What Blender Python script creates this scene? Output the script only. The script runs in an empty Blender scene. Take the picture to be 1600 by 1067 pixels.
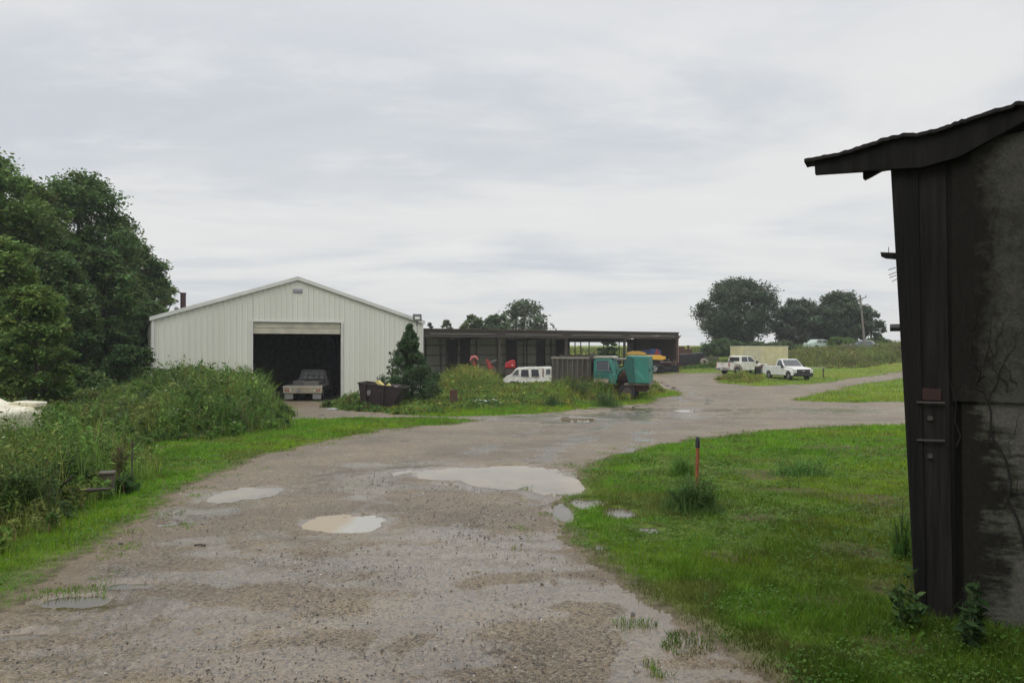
import bpy, math, random
import numpy as np
from mathutils import Vector, Matrix

rng = np.random.default_rng(7)
random.seed(7)
SC = bpy.context.scene
C = SC.collection
R = math.radians

# ------------------------------------------------------------------ camera
CAMZ = 1.65
F = 1200.0           # focal length in pixels of a 1600 px wide frame
HOR = 540.0
cam = bpy.data.cameras.new("camera")
cam.sensor_width = 36.0
cam.lens = 36.0 * F / 1600.0
cam.clip_start = 0.05
cam.clip_end = 8000
cam_o = bpy.data.objects.new("camera", cam)
C.objects.link(cam_o)
cam_o.location = (0, 0, CAMZ)
cam_o.rotation_euler = (R(90) + math.atan((HOR - 533.5) / F), 0, 0)
SC.camera = cam_o

# ------------------------------------------------------------------ exposure
SC.view_settings.view_transform = 'Standard'
SC.view_settings.look = 'None'
SC.view_settings.exposure = 0.0
SC.view_settings.gamma = 1.0
SC.cycles.use_denoising = True
SC.cycles.max_bounces = 6
SC.cycles.transparent_max_bounces = 6

# ------------------------------------------------------------------ world (overcast sky)
SUN_EL, SUN_AZ = R(50), R(215)       # azimuth measured from +Y towards +X
W = bpy.data.worlds.new("World")
SC.world = W
W.use_nodes = True
nt = W.node_tree
N, L = nt.nodes, nt.links
N.clear()
out = N.new('ShaderNodeOutputWorld')
bg = N.new('ShaderNodeBackground')
bg.inputs['Strength'].default_value = 0.112
L.new(bg.outputs[0], out.inputs[0])
sky = N.new('ShaderNodeTexSky')
sky.sky_type = 'NISHITA'
sky.sun_disc = False
sky.sun_elevation = SUN_EL
sky.sun_rotation = SUN_AZ
tc = N.new('ShaderNodeTexCoord')
sep = N.new('ShaderNodeSeparateXYZ')
L.new(tc.outputs['Generated'], sep.inputs[0])


def wmath(op, a, b=None, clamp=False):
    n = N.new('ShaderNodeMath')
    n.operation = op
    n.use_clamp = clamp
    for i, v in enumerate((a, b)):
        if v is None:
            continue
        if isinstance(v, (int, float)):
            n.inputs[i].default_value = v
        else:
            L.new(v, n.inputs[i])
    return n.outputs[0]


def wmix(f, a, b):
    n = N.new('ShaderNodeMix')
    n.data_type = 'RGBA'
    if isinstance(f, (int, float)):
        n.inputs[0].default_value = f
    else:
        L.new(f, n.inputs[0])
    for s, v in ((6, a), (7, b)):
        if isinstance(v, tuple):
            n.inputs[s].default_value = (*v, 1)
        else:
            L.new(v, n.inputs[s])
    return n.outputs[2]


zz = wmath('MAXIMUM', sep.outputs['Z'], 0.0)
den = wmath('ADD', zz, 0.10)
cx = wmath('DIVIDE', sep.outputs['X'], den)
cy = wmath('DIVIDE', sep.outputs['Y'], den)
comb = N.new('ShaderNodeCombineXYZ')
L.new(cx, comb.inputs[0])
L.new(cy, comb.inputs[1])


def wnoise(scale, detail, rough, off, sy=1.0, dist=0.0):
    mp = N.new('ShaderNodeMapping')
    mp.inputs['Location'].default_value = off
    mp.inputs['Scale'].default_value = (0.6, sy, 1.0)
    L.new(comb.outputs[0], mp.inputs[0])
    n = N.new('ShaderNodeTexNoise')
    n.inputs['Scale'].default_value = scale
    n.inputs['Detail'].default_value = detail
    n.inputs['Roughness'].default_value = rough
    n.inputs['Distortion'].default_value = dist
    L.new(mp.outputs[0], n.inputs['Vector'])
    return n.outputs[0]


def wramp(v, lo, hi):
    n = N.new('ShaderNodeMapRange')
    n.interpolation_type = 'SMOOTHSTEP'
    n.inputs[1].default_value = lo
    n.inputs[2].default_value = hi
    L.new(v, n.inputs[0])
    return n.outputs[0]


n1 = wramp(wnoise(0.95, 6, 0.52, (3.1, 1.9, 0), 0.8, 0.6), 0.34, 0.60)
n2 = wramp(wnoise(2.6, 7, 0.60, (7.3, 4.2, 2), 1.0, 0.2), 0.46, 0.72)
c0 = wmix(n1, (5.6, 5.92, 6.3), (7.4, 7.35, 7.25))
c1 = wmix(wmath('MULTIPLY', n2, 0.6), c0, (7.9, 7.8, 7.7))
# the top of the view is an even veil, the horizon a pale warm band
top = wramp(sep.outputs['Z'], 0.26, 0.45)
c2 = wmix(wmath('MULTIPLY', top, 0.75), c1, (7.0, 7.1, 7.3))
hz = wramp(sep.outputs['Z'], 0.10, 0.0)
c3 = wmix(wmath('MULTIPLY', hz, 0.6), c2, (7.4, 7.4, 7.3))
zen = wramp(sep.outputs['Z'], 0.43, 0.85)
c4 = wmix(zen, c3, (15.5, 15.6, 15.7))
c5 = wmix(0.06, c4, sky.outputs[0])
L.new(c5, bg.inputs['Color'])

# ------------------------------------------------------------------ sun behind cloud
sl = bpy.data.lights.new("sun", 'SUN')
sl.energy = 1.0
sl.angle = R(25)
sl.color = (1.0, 0.96, 0.9)
so = bpy.data.objects.new("sun", sl)
C.objects.link(so)
sd = Vector((math.sin(SUN_AZ) * math.cos(SUN_EL), math.cos(SUN_AZ) * math.cos(SUN_EL), math.sin(SUN_EL)))
so.rotation_euler = sd.to_track_quat('Z', 'Y').to_euler()
so.location = (0, 0, 60)

# ------------------------------------------------------------------ helpers: objects


def tag(o, label=None, cat=None, group=None, kind=None):
    if label:
        o['label'] = label
    if cat:
        o['category'] = cat
    if group:
        o['group'] = group
    if kind:
        o['kind'] = kind
    return o


def thing(name, label, cat, loc=(0, 0, 0), rz=0.0, group=None):
    o = bpy.data.objects.new(name, None)
    o.empty_display_size = 0.2
    C.objects.link(o)
    o.location = loc
    o.rotation_euler = (0, 0, rz)
    return tag(o, label, cat, group)


def fast_mesh(name, V, faces_list, mat, parent=None, col=None, smooth=False):
    """faces_list: list of int arrays (n,k)"""
    me = bpy.data.meshes.new(name)
    V = np.asarray(V, dtype=np.float32)
    me.vertices.add(len(V))
    me.vertices.foreach_set('co', V.ravel())
    tot = sum(f.size for f in faces_list)
    npoly = sum(len(f) for f in faces_list)
    me.loops.add(tot)
    me.polygons.add(npoly)
    me.loops.foreach_set('vertex_index', np.concatenate([f.ravel() for f in faces_list]).astype(np.int32))
    sizes = np.concatenate([np.full(len(f), f.shape[1]) for f in faces_list])
    starts = np.concatenate([[0], np.cumsum(sizes)[:-1]]).astype(np.int32)
    me.polygons.foreach_set('loop_start', starts)
    me.update(calc_edges=True)
    me.validate()
    if col is not None:
        a = me.color_attributes.new('Col', 'FLOAT_COLOR', 'POINT')
        cc = np.ones((len(V), 4), dtype=np.float32)
        cc[:, :col.shape[1]] = col
        a.data.foreach_set('color', cc.ravel())
    if smooth:
        me.polygons.foreach_set('use_smooth', np.ones(npoly, dtype=bool))
    me.materials.append(mat)
    o = bpy.data.objects.new(name, me)
    C.objects.link(o)
    if parent:
        o.parent = parent
    return o


class MB:
    def __init__(s):
        s.v, s.f = [], []

    def add(s, vs, fs):
        b = len(s.v)
        s.v += [tuple(v) for v in vs]
        s.f += [tuple(b + i for i in f) for f in fs]
        return s

    def box(s, c, d, rot=None):
        x, y, z = d[0] / 2, d[1] / 2, d[2] / 2
        vs = [Vector((a * x, b * y, e * z)) for e in (-1, 1) for a, b in ((-1, -1), (1, -1), (1, 1), (-1, 1))]
        if rot is not None:
            vs = [rot @ v for v in vs]
        c = Vector(c)
        return s.add([v + c for v in vs], [(3, 2, 1, 0), (4, 5, 6, 7), (0, 1, 5, 4), (1, 2, 6, 5), (2, 3, 7, 6), (3, 0, 4, 7)])

    def bar(s, a, b, w, h=None, up=(0, 0, 1)):
        """square bar from a to b"""
        a, b = Vector(a), Vector(b)
        h = h or w
        d = (b - a).normalized()
        upv = Vector(up)
        if abs(d.dot(upv)) > 0.99:
            upv = Vector((0, 1, 0))
        sx = d.cross(upv).normalized()
        sz = sx.cross(d)
        vs = []
        for p in (a, b):
            for i, j in ((-1, -1), (1, -1), (1, 1), (-1, 1)):
                vs.append(p + sx * i * w / 2 + sz * j * h / 2)
        return s.add(vs, [(3, 2, 1, 0), (4, 5, 6, 7), (0, 1, 5, 4), (1, 2, 6, 5), (2, 3, 7, 6), (3, 0, 4, 7)])

    def tube(s, pts, rad, n=8, cap=True):
        pts = [Vector(p) for p in pts]
        if isinstance(rad, (int, float)):
            rad = [rad] * len(pts)
        vs, fs = [], []
        for i, p in enumerate(pts):
            d = (pts[min(i + 1, len(pts) - 1)] - pts[max(i - 1, 0)]).normalized()
            u = Vector((0, 0, 1)) if abs(d.z) < 0.9 else Vector((1, 0, 0))
            a = d.cross(u).normalized()
            b = a.cross(d)
            for k in range(n):
                t = 2 * math.pi * k / n
                vs.append(p + (a * math.cos(t) + b * math.sin(t)) * rad[i])
        for i in range(len(pts) - 1):
            for k in range(n):
                k2 = (k + 1) % n
                fs.append((i * n + k, i * n + k2, (i + 1) * n + k2, (i + 1) * n + k))
        if cap:
            fs.append(tuple(range(n - 1, -1, -1)))
            fs.append(tuple((len(pts) - 1) * n + k for k in range(n)))
        return s.add(vs, fs)

    def prism(s, poly, ext):
        """poly: list of 3D points, ext: extrusion vector"""
        n = len(poly)
        e = Vector(ext)
        vs = [Vector(p) for p in poly] + [Vector(p) + e for p in poly]
        fs = [tuple(range(n - 1, -1, -1)), tuple(range(n, 2 * n))]
        fs += [(i, (i + 1) % n, (i + 1) % n + n, i + n) for i in range(n)]
        return s.add(vs, fs)

    def profile(s, pts, wf):
        """side profile in xz, half width wf(x,z), symmetric in y"""
        n = len(pts)
        vs = [(x, wf(x, z), z) for x, z in pts] + [(x, -wf(x, z), z) for x, z in pts]
        fs = [tuple(range(n)), tuple(range(2 * n - 1, n - 1, -1))]
        fs += [(i, i + n, (i + 1) % n + n, (i + 1) % n) for i in range(n)]
        return s.add(vs, fs)

    def build(s, name, mat, parent=None, bevel=0.0, smooth=False, seg=2, label=None):
        me = bpy.data.meshes.new(name)
        me.from_pydata(s.v, [], s.f)
        me.validate()
        import bmesh
        bm = bmesh.new()
        bm.from_mesh(me)
        bmesh.ops.recalc_face_normals(bm, faces=bm.faces)
        bm.to_mesh(me)
        bm.free()
        me.materials.append(mat)
        if smooth:
            me.polygons.foreach_set('use_smooth', np.ones(len(me.polygons), dtype=bool))
            try:
                me.set_sharp_from_angle(angle=R(40))
            except Exception:
                pass
        o = bpy.data.objects.new(name, me)
        C.objects.link(o)
        if parent:
            o.parent = parent
        if bevel:
            m = o.modifiers.new('bevel', 'BEVEL')
            m.width = bevel
            m.segments = seg
            m.limit_method = 'ANGLE'
            m.angle_limit = R(35)
        if label:
            o['label'] = label
        return o


# ------------------------------------------------------------------ helpers: numpy noise
def _hash(ix, iy, seed):
    h = (ix * 374761393 + iy * 668265263 + seed * 1442695041) & 0xFFFFFFFF
    h = ((h ^ (h >> 13)) * 1274126177) & 0xFFFFFFFF
    h = h ^ (h >> 16)
    return (h & 0xFFFF) / 65535.0


def vn(x, y, seed=0):
    x = np.asarray(x, float)
    y = np.asarray(y, float)
    ix, iy = np.floor(x).astype(np.int64), np.floor(y).astype(np.int64)
    fx, fy = x - ix, y - iy
    fx, fy = fx * fx * (3 - 2 * fx), fy * fy * (3 - 2 * fy)
    a, b = _hash(ix, iy, seed), _hash(ix + 1, iy, seed)
    c, d = _hash(ix, iy + 1, seed), _hash(ix + 1, iy + 1, seed)
    return (a * (1 - fx) + b * fx) * (1 - fy) + (c * (1 - fx) + d * fx) * fy


def fbm(x, y, o=4, seed=0):
    t, a, s = 0, 0.5, 0
    for i in range(o):
        t = t + a * vn(x * 2 ** i, y * 2 ** i, seed + i * 17)
        s += a
        a *= 0.5
    return t / s


def sstep(v):
    v = np.clip(v, 0, 1)
    return v * v * (3 - 2 * v)


# ------------------------------------------------------------------ terrain height
_gd = [-50, 0, 4, 10, 20, 30, 38, 44, 52, 60, 90, 110, 140, 180, 260, 5000]
_gz = [0, 0, 0, -.24, -.65, -1.06, -1.38, -1.60, -1.62, -1.55, -1.30, -.95, .1, .95, 1.35, 1.35]


def H0(x, y):
    x = np.asarray(x, float)
    y = np.asarray(y, float)
    z = sum(np.interp(y + k, _gd, _gz) for k in (-2, -1, 0, 1, 2)) / 5
    z = z - .72 * np.exp(-((x - 2.0) / 5.0) ** 2 - ((y - 66) / 6.5) ** 2)
    z = z + 2.2 * sstep((x - 8) / 42) * sstep((y - 66) / 42) * (1 - .9 * sstep((y - 105) / 60))
    return z


def ray_hit(px, py, Hf):
    rx, rz = (px - 800) / F, (HOR - py) / F
    d = 1.0
    while d < 3000:
        if CAMZ + rz * d < float(Hf(rx * d, d)):
            lo, hi = d / 1.01 - 0.02, d
            for _ in range(30):
                m = (lo + hi) / 2
                if CAMZ + rz * m < float(Hf(rx * m, m)):
                    hi = m
                else:
                    lo = m
            return rx * hi, hi
        d = d * 1.01 + 0.02
    return rx * 3000, 3000


def G0(px, py):
    return ray_hit(px, py, H0)


PUD = []     # cx, cy, rx, ry, level
for px, py, rx, ry in [(540, 818, .44, .43), (365, 773, .30, .50), (405, 770, .26, .42), (728, 741, .95, .60), (800, 745, .85, .95), (862, 752, .50, 1.15),
                       (925, 788, .30, .34), (968, 800, .24, .30), (880, 800, .12, .5), (1012, 826, .13, .16), (938, 852, .07, .12),
                       (262, 817, .17, .10), (120, 935, .26, .15), (45, 990, .20, .08), (205, 912, .22, .10), (905, 655, .8, .9),
                       (1075, 642, .55, .6)]:
    x, y = G0(px, py)
    PUD.append([x, y, rx, ry, float(H0(x, y)) - 0.012])
PGRP = [(0,), (1, 2), (3, 4, 5)] + [(i,) for i in range(6, 17)]
for grp in ((1, 2), (3, 4, 5)):
    lv_ = sum(PUD[i][4] for i in grp) / len(grp)
    for i in grp:
        PUD[i][4] = lv_


def H(x, y):
    x = np.asarray(x, float)
    y = np.asarray(y, float)
    z = H0(x, y)
    r = np.hypot(x, y)
    z = z + 0.05 * (fbm(x * .35, y * .35, 3, 5) - .5) * np.clip(r / 12, .3, 3) * (r < 400)
    z = z + 0.010 * (fbm(x * 3.1, y * 3.1, 3, 9) - .5)
    for grp in PGRP:
        q = np.full(np.shape(x), 9.0)
        for gi in grp:
            cx_, cy_, rx, ry, lv = PUD[gi]
            q = np.minimum(q, np.sqrt(((x - cx_) / rx) ** 2 + ((y - cy_) / ry) ** 2))
        if not np.any(q < 3):
            continue
        q = q + 0.62 * (fbm(x * 3.0 + PUD[grp[0]][0], y * 2.0, 4, 3) - .5)
        f_ = sstep((2.0 - q) / .8)
        tgt = lv + 0.012 - 0.05 * sstep((1.05 - q) / .5)
        z = np.where(q < 1.1, np.minimum(z, tgt), z * (1 - f_) + tgt * f_)
    return z


def gz(x, y):
    return float(H(x, y))


def G(px, py):
    x, y = ray_hit(px, py, H0)
    return x, y


def at(px, d):
    return (px - 800) / F * d


def on_ground(px, d, dz=0.0):
    x = at(px, d)
    return (x, d, gz(x, d) + dz)


def zof(py, d):
    return CAMZ + (HOR - py) / F * d


def inpoly(x, y, poly):
    res = np.zeros(np.shape(x), bool)
    n = len(poly)
    for i in range(n):
        x1, y1 = poly[i]
        x2, y2 = poly[(i + 1) % n]
        if y1 == y2:
            continue
        c = ((y1 > y) != (y2 > y)) & (x < (x2 - x1) * (y - y1) / (y2 - y1) + x1)
        res ^= c
    return res


def polydist(x, y, poly):
    d = np.full(np.shape(x), 1e9)
    n = len(poly)
    for i in range(n):
        x1, y1 = poly[i]
        x2, y2 = poly[(i + 1) % n]
        dx, dy = x2 - x1, y2 - y1
        t = np.clip(((x - x1) * dx + (y - y1) * dy) / (dx * dx + dy * dy + 1e-9), 0, 1)
        d = np.minimum(d, np.hypot(x - x1 - t * dx, y - y1 - t * dy))
    return d


def PX(l):
    return [G0(a, b) for a, b in l]


ROAD = PX([(0, 957), (60, 915), (130, 872), (215, 818), (290, 762), (380, 724), (480, 694), (600, 673), (690, 664), (738, 658),
           (700, 652.5), (600, 653), (455, 656), (452, 634), (400, 627), (535, 627), (560, 638), (620, 646), (700, 651), (770, 650), (860, 644), (975, 633), (1060, 618), (1068, 613), (1030, 606),
           (1012, 600), (1012, 586), (1060, 583), (1125, 582.5), (1150, 586), (1112, 597), (1180, 603), (1280, 599.5), (1340, 590), (1430, 577), (1600, 560),
           (1600, 566), (1430, 586), (1340, 600), (1290, 611), (1235, 626), (1300, 629), (1440, 627), (1700, 624), (1700, 668), (1440, 664), (1300, 666), (1190, 672),
           (1130, 682), (1050, 690), (985, 702), (930, 718), (905, 738), (880, 760), (868, 795), (880, 830), (925, 880), (1000, 935),
           (1085, 990), (1180, 1052)]) + [(1.55, 3.2), (2.1, 1.5), (2.4, -3), (-6.5, -3), (-4.6, 1.0)]


def road_sd(x, y):
    """positive inside the gravel"""
    q = np.hypot(x, y)
    wob = 1 + 0 * q
    xx = x + (fbm(x * 1.3, y * 1.3, 4, 21) - .5) * .5 * np.clip(q / 12, .45, 3) + (fbm(x * 7, y * 7, 3, 31) - .5) * .16
    yy = y + (fbm(x * 1.1 + 9, y * 1.1, 4, 25) - .5) * .7 * np.clip(q / 12, .45, 3) + (fbm(x * 7, y * 7, 3, 37) - .5) * .2
    ins = inpoly(xx, yy, ROAD)
    d = polydist(xx, yy, ROAD)
    return np.where(ins, d, -d)


# ------------------------------------------------------------------ materials
MATS = {}


def mat(name, col, rough=0.6, metal=0.0, var=0.15, scale=3.0, col2=None, bump=0.0, bscale=30.0, spec=0.5, stretch=(1, 1, 1), detail=5.0, emit=None, lo=0.35, hi=0.65, ior=None):
    if name in MATS:
        return MATS[name]
    m = bpy.data.materials.new(name)
    m.use_nodes = True
    t = m.node_tree
    b = t.nodes['Principled BSDF']
    b.inputs['Roughness'].default_value = rough
    b.inputs['Metallic'].default_value = metal
    b.inputs['Specular IOR Level'].default_value = spec
    if ior:
        b.inputs['IOR'].default_value = ior
    c2 = col2 or tuple(c * (1 - var) for c in col)
    tcn = t.nodes.new('ShaderNodeTexCoord')
    mp = t.nodes.new('ShaderNodeMapping')
    mp.inputs['Scale'].default_value = stretch
    t.links.new(tcn.outputs['Object'], mp.inputs[0])
    n = t.nodes.new('ShaderNodeTexNoise')
    n.inputs['Scale'].default_value = scale
    n.inputs['Detail'].default_value = detail
    n.inputs['Roughness'].default_value = 0.6
    t.links.new(mp.outputs[0], n.inputs['Vector'])
    mr = t.nodes.new('ShaderNodeMapRange')
    mr.inputs[1].default_value = lo
    mr.inputs[2].default_value = hi
    t.links.new(n.outputs[0], mr.inputs[0])
    mx = t.nodes.new('ShaderNodeMix')
    mx.data_type = 'RGBA'
    mx.inputs[6].default_value = (*col, 1)
    mx.inputs[7].default_value = (*c2, 1)
    t.links.new(mr.outputs[0], mx.inputs[0])
    t.links.new(mx.outputs[2], b.inputs['Base Color'])
    if bump:
        n2_ = t.nodes.new('ShaderNodeTexNoise')
        n2_.inputs['Scale'].default_value = bscale
        n2_.inputs['Detail'].default_value = 4
        t.links.new(mp.outputs[0], n2_.inputs['Vector'])
        bp = t.nodes.new('ShaderNodeBump')
        bp.inputs['Strength'].default_value = bump
        bp.inputs['Distance'].default_value = 0.02
        t.links.new(n2_.outputs[0], bp.inputs['Height'])
        t.links.new(bp.outputs[0], b.inputs['Normal'])
    if emit:
        b.inputs['Emission Color'].default_value = (*emit, 1)
        b.inputs['Emission Strength'].default_value = 1
    MATS[name] = m
    return m


def leafmat(name, rough=0.6, trans=0.3, spec=0.12):
    """vertex colour foliage"""
    m = bpy.data.materials.new(name)
    m.use_nodes = True
    t = m.node_tree
    b = t.nodes['Principled BSDF']
    o = t.nodes['Material Output']
    a = t.nodes.new('ShaderNodeVertexColor')
    a.layer_name = 'Col'
    b.inputs['Roughness'].default_value = rough
    b.inputs['Specular IOR Level'].default_value = spec
    t.links.new(a.outputs[0], b.inputs['Base Color'])
    tr = t.nodes.new('ShaderNodeBsdfTranslucent')
    t.links.new(a.outputs[0], tr.inputs[0])
    ms = t.nodes.new('ShaderNodeMixShader')
    ms.inputs[0].default_value = trans
    t.links.new(b.outputs[0], ms.inputs[1])
    t.links.new(tr.outputs[0], ms.inputs[2])
    t.links.new(ms.outputs[0], o.inputs[0])
    return m


M_leaf = leafmat('leaves')
M_grass = leafmat('grass_blades', 0.55, 0.3, 0.15)
M_bark = mat('bark', (.09, .075, .06), .9, var=.5, scale=6, bump=.5)
M_white_metal = mat('white_metal_siding', (.68, .68, .615), .45, var=.1, scale=.5, col2=(.62, .615, .55), stretch=(1, 1, .15))
M_trim = mat('white_metal_trim', (.66, .66, .63), .4, var=.15, scale=1)
M_roof = mat('galvanised_roof', (.45, .46, .46), .4, .3, var=.2)
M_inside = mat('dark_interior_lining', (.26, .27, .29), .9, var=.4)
M_doorp = mat('cream_door_panel', (.52, .50, .40), .5, var=.25, scale=2)
M_maroon = mat('maroon_pipe_paint', (.045, .018, .022), .6, var=.3)
M_black = mat('black_plastic', (.02, .02, .022), .5, var=.2)
M_rubber = mat('tyre_rubber', (.018, .018, .018), .85, var=.3, scale=8)
M_glass = mat('vehicle_glass', (.035, .045, .048), .08, var=.3, spec=.8)
M_dglass = mat('empty_window_dark', (.012, .012, .018), .3, var=.3)
M_wpaint = mat('white_vehicle_paint', (.72, .72, .70), .3, var=.12, scale=2)
M_wdirty = mat('grimy_white_paint', (.66, .65, .60), .5, scale=2.2, col2=(.36, .33, .26), lo=.5, hi=.75)
M_rust = mat('rusty_steel', (.11, .05, .03), .85, scale=6, col2=(.05, .03, .025), bump=.3)
M_steel = mat('dull_steel', (.30, .30, .29), .5, .4, var=.4, scale=5)
M_teal = mat('teal_truck_paint', (.024, .20, .155), .5, scale=1.8, col2=(.035, .15, .12), detail=8)
M_greywood = mat('weathered_grey_boards', (.10, .095, .075), .9, scale=3, col2=(.05, .046, .036), stretch=(1, 1, .2), detail=8, bump=.3)
M_chrome = mat('chrome', (.6, .6, .6), .25, .8, var=.1)
M_red = mat('red_implement_paint', (.33, .035, .03), .5, scale=5, col2=(.16, .03, .02))
M_yellow = mat('yellow_machine_paint', (.75, .42, .04), .45, scale=3, col2=(.6, .33, .05))
M_lamp = mat('lamp_lens', (.65, .65, .6), .2, var=.2)
M_redlamp = mat('red_lamp_lens', (.3, .02, .015), .3, var=.2)
M_dimsteel = mat('dark_brown_fascia', (.075, .055, .045), .8, scale=1.2, col2=(.05, .042, .036), detail=8)
M_tin = mat('weathered_tin_sheet', (.42, .41, .35), .7, scale=.8, col2=(.30, .29, .25), stretch=(1, 1, .3))
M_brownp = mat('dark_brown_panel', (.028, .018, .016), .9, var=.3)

BARE = [(*G0(a, b), c, d) for a, b, c, d in [(1290, 940, .25, .2), (1180, 810, .25, .3), (1330, 860, .3, .35), (1385, 700, .7, .6), (1190, 740, .7, .7), (1310, 700, .9, 1.0), (1420, 1000, .3, .25), (1405, 920, .25, .3), (1130, 870, .2, .2), (1360, 780, .5, .6), (1245, 765, .5, .4)]]

# ------------------------------------------------------------------ ground sheets
print('terrain')


def build_ground():
    ang_f = np.arange(-40, 40.01, 0.16)
    ang = np.concatenate([np.arange(-180, -40, 4.0), ang_f, np.arange(44, 180, 4.0)])
    A = np.radians(ang)
    rr = [0.25]
    while rr[-1] < 5000:
        rr.append(rr[-1] * (1.011 if rr[-1] > 2.2 else 1.06) if rr[-1] < 130 else rr[-1] * 1.03)
    rr = np.array(rr)
    na, nr = len(A), len(rr)
    RR, AA = np.meshgrid(rr, A, indexing='ij')
    X, Y = RR * np.sin(AA), RR * np.cos(AA)
    Z = H(X, Y)
    i, j = np.meshgrid(np.arange(nr - 1), np.arange(na), indexing='ij')
    j2 = (j + 1) % na
    q = np.stack([i * na + j, (i + 1) * na + j, (i + 1) * na + j2, i * na + j2], -1).reshape(-1, 4)
    V = np.stack([X, Y, Z], -1).reshape(-1, 3)
    fan0 = len(V)
    sd = road_sd(V[:, 0], V[:, 1])
    fc = sd[q].mean(1)
    isr = fc > 0
    # road gets small stone relief
    rd = V.copy()
    rlim = np.hypot(rd[:, 0], rd[:, 1])
    fine = (fbm(rd[:, 0] * 22, rd[:, 1] * 22, 2, 51) - .5) * .014 * (rlim < 14) + (fbm(rd[:, 0] * 2.2, rd[:, 1] * 5.5, 3, 61) - .5) * .022 * (rlim < 25)
    V[:, 2] += fine * np.clip(sd / .1, 0, 1)
    # closing cap under the camera
    V = np.vstack([V, [[0, 0, gz(0, 0)]]])
    cap = np.array([[k, (k + 1) % na, fan0] for k in range(na)])

    def sub(faces_list, name, m, extra):
        used = np.unique(np.concatenate([f.ravel() for f in faces_list]))
        mp = np.full(len(V), -1)
        mp[used] = np.arange(len(used))
        col = extra(V[used], np.append(sd, 1.0)[used])
        return fast_mesh(name, V[used], [mp[f] for f in faces_list], m, col=col, smooth=True)

    def colg(v, s):
        x, y = v[:, 0], v[:, 1]
        n = fbm(x * .5, y * .5, 4, 71)
        n2 = fbm(x * .12, y * .12, 3, 77)
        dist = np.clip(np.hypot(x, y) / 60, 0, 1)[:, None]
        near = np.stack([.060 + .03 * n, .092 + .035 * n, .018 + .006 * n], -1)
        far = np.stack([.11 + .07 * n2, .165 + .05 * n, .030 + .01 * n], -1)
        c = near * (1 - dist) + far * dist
        bq = np.zeros(len(v))
        for a, b, rx, ry in BARE:
            bq = np.maximum(bq, np.clip(1.3 - np.hypot((x - a) / rx, (y - b) / ry) + (fbm(x * 3, y * 3, 3, 141) - .5), 0, 1))
        bq = np.clip(bq * 1.3, 0, .8)[:, None]
        c = c * (1 - bq) + np.array([.085, .066, .036]) * bq
        e = np.clip(1 + s / .35, 0, 1)[:, None]
        return c * (1 - e) + np.array([.13, .105, .075]) * e

    wetpts = [(650, 860, .9, .55), (560, 880, .8, .3), (700, 850, .6, .3), (760, 840, .9, .5), (820, 870, .6, .6), (430, 895, .8, .25), (330, 900, .7, .25), (250, 900, .5, .3),
              (330, 845, .35, .35), (400, 840, .35, .3), (300, 800, .5, .5), (340, 775, .6, .6), (560, 755, .9, 1.0), (330, 960, .7, .3),
              (200, 980, .6, .3), (480, 1040, .5, .2), (760, 960, .6, .3), (900, 920, .5, .4), (880, 785, .3, .8), (930, 850, .3, .5), (800, 745, 1.4, 1.2),
              (900, 655, 3.5, 3.0), (1050, 640, 4, 2.5), (1250, 640, 4, 3), (1000, 650, 4, 3), (640, 730, 1.2, 1.0)]
    wetpts += [(650, 900, .5, .5), (680, 960, .45, .5), (720, 1020, .4, .4), (760, 880, .5, .4), (820, 930, .4, .4), (620, 845, .6, .6), (250, 960, .7, .3), (120, 1020, .5, .25), (350, 870, .5, .3)]
    wp = [(*G0(a, b), c, d) for a, b, c, d in wetpts]

    def colr(v, s):
        x, y = v[:, 0], v[:, 1]
        w = np.zeros(len(v))
        for a, b, rx, ry in wp:
            w = np.maximum(w, np.exp(-(((x - a) / rx) ** 2 + ((y - b) / ry) ** 2)))
        tr_ = x - .05 * y - np.interp(y, [0, 10, 20, 30, 45], [-.9, -.5, 1.0, 3.5, 8.0])
        for o_ in (-1.75, -.2, 1.35):
            w = np.maximum(w, .85 * np.exp(-((tr_ - o_ + .3 * (fbm(x * .7, y * .5, 2, 83) - .5)) / .26) ** 2) * (fbm(x * .9, y * .7, 3, 85) > .42))
        for a, b, rx, ry, lv in PUD:
            w = np.maximum(w, 1.1 * np.exp(-(((x - a) / (rx * 1.25)) ** 2 + ((y - b) / (ry * 1.25)) ** 2) ** 2))
        nn = fbm(x * 1.6, y * 3.2, 4, 81)
        # drying crust edges break the wet film up into cells
        cr = np.abs(fbm(x * 2.4, y * 1.9, 3, 87) - .5) + .8 * np.abs(fbm(x * 5.5, y * 4.5, 2, 89) - .5)
        w = np.clip(w * 1.2 + (nn - .5) * 2.2 - .02 - .75 * np.clip(1 - cr / .07, 0, 1), 0, 1)
        mud = np.clip(1 - s / .45, 0, 1)
        for a, b, rx, ry, lv in PUD:
            mud = np.maximum(mud, np.exp(-(((x - a) / (rx * 1.2)) ** 2 + ((y - b) / (ry * 1.2)) ** 2)))
        return np.stack([w, mud, fbm(x * .9, y * .9, 4, 91)], -1)

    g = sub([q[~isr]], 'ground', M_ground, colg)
    tag(g, kind='structure')
    r_ = sub([q[isr], cap], 'gravel_road', M_road, colr)
    tag(r_, kind='structure')


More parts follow.
